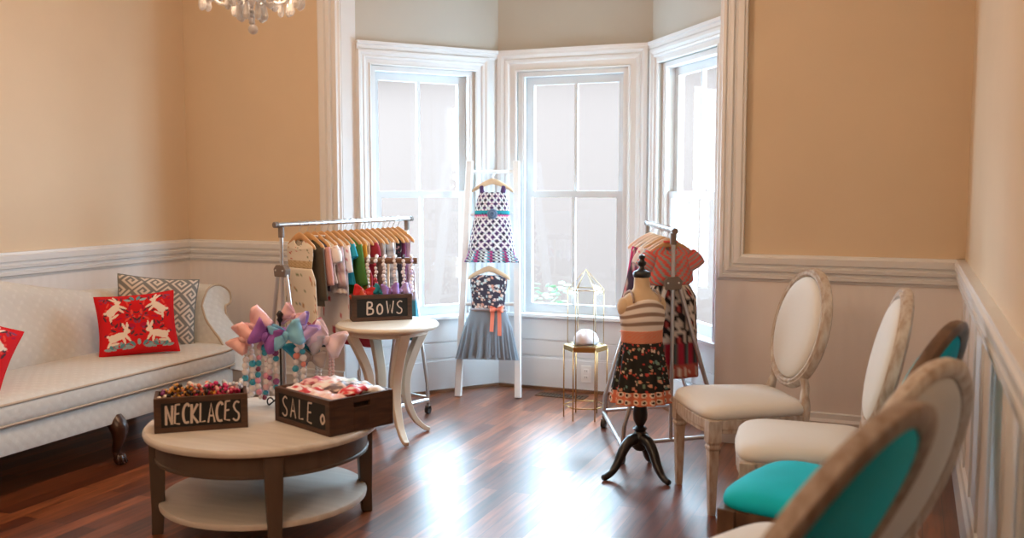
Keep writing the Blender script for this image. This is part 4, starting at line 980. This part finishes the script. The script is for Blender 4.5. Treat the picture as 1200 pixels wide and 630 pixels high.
for x in (.036, .080):
    m.grid(lambda u, v, x=x: (x + (u - .5) * .026 + (.008 if x > .05 else -.002) * v, -.044 - .012 * v + .004 * sin(5 * v), zt - .22 - v * (.14 if x < .05 else .165)), 3, 10, cfn=lambda u, v: (.80, .22, .14))
shift(m).build('ribbon_bow', M_satin, e, True)

# ---------------------------------------------------------------- gold stand and glass lantern
gs = W(.443, 5.75); GZ = .445
def hexv(R_, z, c=(0, 0)): return [Vector((c[0] + R_ * cos(YAW + radians(-8 + 60 * k)), c[1] + R_ * sin(YAW + radians(-8 + 60 * k)), z)) for k in range(6)]
e = thing('hexagonal_plant_stand', 'gold hexagonal wire plant stand below the centre bay window', 'stand', gs)
m = MB(); m.rings([hexv(.132, GZ - .03), hexv(.132, GZ - .002), hexv(.126, GZ - .002), hexv(.126, GZ - .03)]); m.f = m.f[:-2]; m.add([], []); m.build('top_band', M_gold, e)
m = MB(); m.rings([hexv(.128, GZ - .012), hexv(.128, GZ)]); m.build('top_plate', M_goldp, e)
for k in range(6):
    a, b_ = hexv(.13, 0)[k], hexv(.13, GZ - .02)[k]; m = MB(); m.tube([a, b_], .0042, 8); m.build('leg', M_gold, e, True)
m = MB()
for k in range(6):
    a, b_ = hexv(.13, .075)[k], hexv(.13, .075)[(k + 1) % 6]; m.tube([a, b_], .004, 6)
m.build('lower_ring', M_gold, e, True)
e = thing('glass_lantern', 'hexagonal glass lantern with pitched roof on the gold stand', 'lantern', (gs.x, gs.y, GZ))
m = MB(); LH, LR, LAP = .335, .108, .455
for k in range(6):
    a0, a1, b0, b1 = hexv(LR, .004)[k], hexv(LR, LH)[k], hexv(LR, .004)[(k + 1) % 6], hexv(LR, LH)[(k + 1) % 6]
    m.tube([a0, a1], .0028, 6); m.tube([a0, b0], .0028, 6); m.tube([a1, b1], .0028, 6); m.tube([a1, Vector((0, 0, LAP))], .0022, 6)
m.build('metal_frame', M_goldp, e, True)
m = MB(); m.rings([hexv(LR - .001, .006), hexv(LR - .001, LH)], cap=False); v0 = hexv(LR - .001, LH); m.add(v0 + [Vector((0, 0, LAP))], [(k, (k + 1) % 6, 6) for k in range(6)]); m.build('glass_panels', M_clear, e)
m = MB()
m.grid(lambda u, v: ((.074 * sin(pi * v / 2 + .001) * (1 + .10 * sin(5 * 2 * pi * u) + .06 * sin(9 * 2 * pi * u + 1))) * cos(2 * pi * u) if v < 1 else .074 * cos(2 * pi * u), .074 * sin(pi * v / 2 + .001) * sin(2 * pi * u) * (1 + .1 * sin(3 * 2 * pi * u)), .0065 + .078 * cos(pi * v / 2) ** .6 * (1 + .12 * sin(7 * 2 * pi * u + 4 * v))), 40, 14, cu=True, cap1=True)
pf = m.build('plush_puff', M_puff, None, True); pf.location = (gs.x, gs.y, GZ); tag(pf, 'white plush puff sitting inside the glass lantern', 'ornament')

# ---------------------------------------------------------------- dress form
mp = W(.622, 4.60); MF = YAW + radians(18)
e = thing('dress_form', 'linen childs dress form on a black turned tripod stand', 'dress form', mp, MF)
TS = [(.46, .095, .075), (.50, .112, .085), (.57, .108, .08), (.64, .092, .072), (.70, .094, .074), (.77, .106, .08), (.815, .108, .076), (.85, .104, .068), (.875, .085, .055), (.893, .056, .046), (.91, .040, .040), (.965, .036, .037)]
def tors(u, v, g=0.0):
    z = lerp(.46, .965, v); a = 2 * pi * u
    return ((interp([(p[0], p[1]) for p in TS], z) + g) * cos(a), (interp([(p[0], p[2]) for p in TS], z) + g) * sin(a) - .008 * sin(pi * v), z)
m = MB(); m.grid(tors, 40, 44, cu=True, cap0=True, cap1=True); 
for sg in (-1, 1): m.ball((sg * .098, -.002, .822), .042, 14, 10, (.62, .95, 1.1))
m.build('torso', M_linen, e, True)
m = MB(); m.lathe([(.039, .962), (.043, .968), (.043, .984), (.038, .99), (.022, .996), (.014, 1.004), (.012, 1.014), (.020, 1.022), (.021, 1.034), (.013, 1.042), (.011, 1.048), (.016, 1.056), (.014, 1.066), (.003, 1.073)], 24); m.build('neck_finial', M_black, e, True, angle=45)
m = MB(); m.lathe([(.02, .47), (.018, .40), (.022, .37), (.030, .34), (.036, .30), (.034, .27), (.022, .245), (.018, .238), (.030, .232), (.036, .226), (.030, .218), (.026, .21), (.038, .19), (.042, .16), (.036, .13), (.022, .118), (.005, .112)], 28); m.build('pedestal', M_black, e, True, angle=50)
ang0 = [radians(x) for x in (212, 300, 68)]
for a in ang0:
    a = a - radians(18); d_ = Vector((cos(a), sin(a), 0))
    pts = smooth_path([d_ * .02 + Vector((0, 0, .175)), d_ * .06 + Vector((0, 0, .172)), d_ * .10 + Vector((0, 0, .135)), d_ * .135 + Vector((0, 0, .075)), d_ * .17 + Vector((0, 0, .035)), d_ * .205 + Vector((0, 0, .018)), d_ * .225 + Vector((0, 0, .016))], 5); n_ = len(pts)
    m = MB(); m.tube(pts, [interp([(0, .03), (.3, .026), (.7, .017), (.9, .016), (1, .013)], i / (n_ - 1)) for i in range(n_)], 10); m.build('leg', M_black, e, True)
# its dress
e = thing('dress', 'striped bodice dress with dark print skirt worn by the dress form', 'dress', mp, MF)
def bod(u, v):
    z = lerp(.70, .862, v); a = 2 * pi * u; dip = -.012 * (abs(cos(a)) > .8)
    x = (interp([(p[0], p[1]) for p in TS], z) + .005) * cos(a); y = (interp([(p[0], p[2]) for p in TS], z) + .005) * sin(a) - .008 * sin(pi * (z - .46) / .505)
    return (x, y, z - .035 * v * cos(a) ** 2)
m = MB(); m.grid(bod, 48, 26, cu=True, cfn=lambda u, v: (.28, .20, .16) if ((v * 3.6 + .15) % 1) < .42 else (.76, .70, .66)); m.build('bodice', M_print, e, True, solid=.002)
for sg in (-1, 1):
    m = MB(); m.tube(smooth_path([(sg * .070, -.062, .848), (sg * .070, -.050, .878), (sg * .064, -.006, .898), (sg * .066, .045, .875), (sg * .066, .056, .848)], 4), .0075, 6, col=(.38, .30, .26), flat=((1, 0, 0), .5)); m.build('shoulder_strap', M_print, e, True)
def sas(u, v):
    z = lerp(.653, .712, v); a = 2 * pi * u; return (.101 * cos(a), .083 * sin(a) - .008, z)
m = MB(); m.grid(sas, 60, 10, cu=True, cfn=lambda u, v: (.60, .27, .18) if (int(u * 70) + int(v * 8)) % 2 else (.64, .21, .13)); m.build('sash', M_print, e, True, solid=.003)
DARKP = florals((.022, .022, .02), [(.62, .16, .10), (.66, .50, .40), (.14, .26, .24), (.50, .06, .05), (.6, .3, .2), (.2, .28, .2)], 300, 41, .014, .036, 3.2)
def skf(z0, z1, r0, r1, t0, t1, k0, k1):
    def fn(u, v):
        a = 2 * pi * u; z = lerp(z0, z1, v); k = lerp(k0, k1, v); w_ = 1 + k * sin(15 * a) + k * .5 * sin(7 * a + 1)
        return (lerp(r0, r1, v) * cos(a) * w_, lerp(t0, t1, v) * sin(a) * w_ - .008, z)
    return fn
m = MB(); m.grid(skf(.657, .425, .100, .140, .082, .118, .01, .055), 130, 60, cu=True, cfn=DARKP); m.build('skirt', M_print, e, True, solid=.002)
def hemc(u, v):
    x, y = (u * 22) % 1 - .5, (v * 2.0) % 1 - .5; q = x * x + y * y * 1.0
    return (.03, .02, .02) if q < .03 else ((.80, .68, .56) if q < .13 else (.64, .20, .12))
m = MB(); m.grid(skf(.430, .362, .138, .148, .116, .126, .05, .062), 156, 22, cu=True, cfn=hemc); m.build('hem_band', M_print, e, True, solid=.002)

# ---------------------------------------------------------------- oval back chairs
def chair(label, r, d_, fr, fd, frame, fabric, cat='chair', group='oval back chairs along the right wall', lean=13, oval=(.25, .275, .765)):
    p = W(r, d_); f = W(fr, fd).normalized()
    e = thing('oval_back_chair', label, cat, p, rz_to(f.x, f.y), group)
    def outl(k, n=48, ex=6):
        out = []
        for i in range(n):
            a, b_ = sup(2 * pi * i / n, ex); hw = lerp(.215, .25, (b_ + 1) / 2); out.append((a * hw * k, b_ * .235 * k + (.018 * (1 - a * a) if b_ > .5 else 0)))
        return out
    m = MB(); rs = [[(x, y, z) for x, y in outl(k)] for k, z in ((.93, .352), (.985, .356), (.985, .37), (1.0, .374), (1.0, .412), (.97, .418))]; m.rings(rs); m.build('seat_frame', frame, e, True, angle=35)
    m = MB(); rs = [[(x, y, z) for x, y in outl(k)] for k, z in ((.97, .414), (1.012, .422), (1.02, .436), (1.0, .452), (.95, .464), (.85, .473), (.65, .481), (.35, .486), (.05, .488))]; m.rings(rs); m.build('seat_cushion', fabric, e, True)
    for sx in (-1, 1):
        m = MB(); cx, cy = sx * .218, .205; rs = []
        for z, h_ in ((0, .0135), (.02, .015), (.285, .022), (.29, .027), (.302, .027), (.306, .022), (.315, .0235), (.318, .029), (.414, .029)):
            rs.append([(cx + a * h_, cy + b_ * h_, z) for a, b_ in ((-1, -1), (1, -1), (1, 1), (-1, 1))])
        m.rings(rs); m.build('leg', frame, e, bevel=.003)
        m = MB(); rs = []
        for z, y, h_ in ((0, -.285, .014), (.15, -.235, .018), (.30, -.21, .022), (.41, -.205, .025)):
            rs.append([(sx * .185 + a * h_, y + b_ * h_, z) for a, b_ in ((-1, -1), (1, -1), (1, 1), (-1, 1))])
        m.rings(rs); m.build('leg', frame, e, bevel=.003)
    L_ = radians(lean); C0 = Vector((0, -.275, oval[2])); up = Vector((0, -sin(L_), cos(L_))); nf = Vector((0, cos(L_), sin(L_)))
    A_, B_ = oval[0], oval[1]
    def bp(a, k, y): return C0 + Vector((1, 0, 0)) * (A_ - k) * cos(a) + up * (B_ - k) * sin(a) + nf * y
    m = MB(); pr = [(0, -.012), (.004, .008), (.012, .018), (.02, .014), (.027, .022), (.036, .02), (.044, .008), (.044, -.014), (.034, -.02), (.022, -.024), (.008, -.02)]
    m.grid(lambda u, v: bp(2 * pi * u, *pr[int(round(v * len(pr))) % len(pr)]), 64, len(pr), cu=True, cv=True); m.build('back_frame', frame, e, True, angle=38)
    m = MB(); rs = [[bp(2 * pi * i / 56, k, y) for i in range(56)] for k, y in ((.043, .002), (.046, .014), (.055, .024), (.08, .034), (.12, .041), (.17, .045), (.22, .047), (.245, .047))]; m.rings(rs); m.build('back_cushion', fabric, e, True)
    m = MB(); rs = [[bp(2 * pi * i / 56, k, y) for i in range(56)] for k, y in ((.043, -.006), (.05, -.014), (.07, -.019), (.13, -.022), (.2, -.023), (.245, -.023))]; m.rings(rs); m.build('back_panel', fabric, e, True)
    for sx in (-1, 1):
        a = radians(-52); q = C0 + Vector((sx * (A_ - .022) * cos(a), 0, 0)) + up * (B_ - .022) * sin(a)
        pts = smooth_path([Vector((sx * .188, -.212, .385)), Vector((sx * .184, -.222, .44)), Vector((sx * .168, -.226, .49)), Vector((sx * .160, -.233, .525)), q], 5); n_ = len(pts)
        m = MB(); m.tube(pts, [interp([(0, .026), (.4, .021), (.7, .017), (1, .020)], i / (n_ - 1)) for i in range(n_)], 10); m.build('back_post', frame, e, True)
    return e
chair('cream oval-back chair with whole seat showing, nearest the bay', 1.02, 4.25, -.99, -.15, M_drift, M_cremeup)
chair('cream oval-back chair second from the bay, seen almost edge on', 1.10, 3.545, -.965, .26, M_drift, M_cremeup)
chair('teal oval-back chair with dark brown rim, between two cream chairs', .965, 2.935, -.78, .62, M_driftk, M_teal, lean=22)
chair('cream oval-back chair directly behind the nearest teal-backed chair', .70, 2.33, -.665, .745, M_drift, M_cremeup, lean=17)
chair('nearest oval-back chair, its teal back panel in front of the others', .297, 1.722, -.728, .685, M_driftd, M_teal, lean=28, oval=(.27, .31, .80))

# ---------------------------------------------------------------- chandelier
ch = W(-.985, 3.72); CZ = 2.09
e = thing('crystal_chandelier', 'crystal chandelier with hanging drops seen at the top left', 'chandelier', (ch.x, ch.y, CZ))
m = MB(); m.tube([(0, 0, .30), (0, 0, CEIL - CZ)], .006, 8); m.lathe([(.06, CEIL - CZ - .03), (.065, CEIL - CZ - .012), (.05, CEIL - CZ)], 20); m.build('ceiling_rod', M_goldp, e, True)
m = MB(); m.lathe([(.004, -.01), (.012, .0), (.022, .02), (.014, .045), (.03, .07), (.045, .10), (.03, .14), (.016, .18), (.028, .22), (.012, .30)], 20); m.build('glass_column', M_crystal, e, True)
def drop(m, x, y, z, L_, r):
    m.lathe([(.0012, 0), (r * .45, -L_ * .10), (r * .8, -L_ * .4), (r, -L_ * .72), (r * .7, -L_ * .92), (.001, -L_)], 8, (x, y, z))
for k in range(6):
    a = 2 * pi * k / 6 + .35; d_ = Vector((cos(a), sin(a), 0))
    m = MB(); m.tube(smooth_path([d_ * .02 + Vector((0, 0, .07)), d_ * .08 + Vector((0, 0, .0)), d_ * .13 + Vector((0, 0, .0)), d_ * .155 + Vector((0, 0, .045))], 5), .006, 8); ar = m.build('arm', M_crystal, e, True)
    m = MB(); m.lathe([(.008, .043), (.038, .055), (.042, .061), (.01, .055)], 16, d_ * .155); m.build('bobeche', M_crystal, ar, True)
    m = MB(); m.lathe([(.011, .055), (.011, .13), (.004, .135)], 12, d_ * .155); m.build('candle_tube', M_white, ar, True)
    for q in range(3):
        aa = a + (q - 1) * .9; m = MB(); x, y = d_.x * .155 + .036 * cos(aa), d_.y * .155 + .036 * sin(aa); m.ball((x, y, .045), .008, 8, 5); drop(m, x, y, .038, .068, .0135); m.build('crystal_drop', M_crystal, ar, True, angle=20)
for k in range(14):
    a = 2 * pi * k / 14; m = MB(); rr = .048 if k % 2 else .088; z0 = .0 if k % 2 else .036; x, y = rr * cos(a), rr * sin(a); m.ball((x, y, z0), .008, 8, 5); drop(m, x, y, z0 - .006, .066 if k % 2 else .060, .0135); m.build('crystal_drop', M_crystal, e, True, angle=20)
m = MB(); m.lathe([(.04, .02), (.09, .04), (.092, .045), (.04, .03)], 24); m.build('crystal_tier', M_crystal, e, True)
m = MB()
for z in (-.016, -.034, -.05): m.ball((0, 0, z), .0085, 8, 6)
drop(m, 0, 0, -.056, .03, .012); m.build('bead_chain', M_crystal, e, True)
m = MB(); m.ball((.004, 0, -.102), .0185, 14, 10); m.build('crystal_ball', M_crystal, e, True, angle=15)

# ---------------------------------------------------------------- sky and lights
wd = bpy.data.worlds.new('sky'); S.world = wd; wd.use_nodes = True
N, L = wd.node_tree.nodes, wd.node_tree.links
bg = N['Background']
tc = N.new('ShaderNodeTexCoord'); sp = N.new('ShaderNodeSeparateXYZ'); L.new(tc.outputs['Generated'], sp.inputs[0])
mr = N.new('ShaderNodeMapRange'); mr.interpolation_type = 'SMOOTHSTEP'
mr.inputs['From Min'].default_value = -.35; mr.inputs['From Max'].default_value = .5
L.new(sp.outputs['Z'], mr.inputs['Value'])
mx = N.new('ShaderNodeMixRGB'); mx.inputs['Color1'].default_value = (4.6, 6.4, 7.8, 1); mx.inputs['Color2'].default_value = (6.0, 8.5, 10.4, 1)
L.new(mr.outputs[0], mx.inputs['Fac']); L.new(mx.outputs[0], bg.inputs['Color']); bg.inputs['Strength'].default_value = 2.9
# warm fill light added at the chandelier to tint the shadows orange
pl = bpy.data.lights.new('chandelier_fill', 'POINT'); pl.energy = 74; pl.color = (1.0, .66, .42); pl.shadow_soft_size = .3
po = bpy.data.objects.new('chandelier_fill', pl); COL.objects.link(po); po.location = (ch.x, ch.y, CZ + .36)
# second warm fill light, added unseen behind the camera without a fixture
p2 = bpy.data.lights.new('unseen_fill', 'POINT'); p2.energy = 75; p2.color = (1.0, .76, .56); p2.shadow_soft_size = .3
q2 = bpy.data.objects.new('unseen_fill', p2); COL.objects.link(q2); q2.location = (-1.6, -.7, 2.7)

# ---------------------------------------------------------------- camera
cd = bpy.data.cameras.new('camera'); co = bpy.data.objects.new('camera', cd); COL.objects.link(co)
cd.sensor_fit = 'HORIZONTAL'; cd.sensor_width = 36; cd.lens = F_PX * 36 / 1200; cd.clip_start = .05
fw = Vector((-sin(YAW) * cos(PIT), cos(YAW) * cos(PIT), -sin(PIT))); rt = Vector((cos(YAW), sin(YAW), 0)); up = rt.cross(fw)
co.matrix_world = Matrix(((rt.x, up.x, -fw.x, 0), (rt.y, up.y, -fw.y, 0), (rt.z, up.z, -fw.z, EYE), (0, 0, 0, 1)))
cd.dof.use_dof = True; cd.dof.focus_distance = 5.2; cd.dof.aperture_fstop = 2.2
S.camera = co
S.view_settings.view_transform = 'Standard'; S.view_settings.look = 'None'; S.view_settings.gamma = 1.0; S.view_settings.use_curve_mapping = False
S.view_settings.exposure = -0.12
S.cycles.use_denoising = True
S.cycles.max_bounces = 10; S.cycles.diffuse_bounces = 6; S.cycles.transparent_max_bounces = 16
S.cycles.caustics_reflective = False; S.cycles.caustics_refractive = False; S.cycles.sample_clamp_indirect = 8
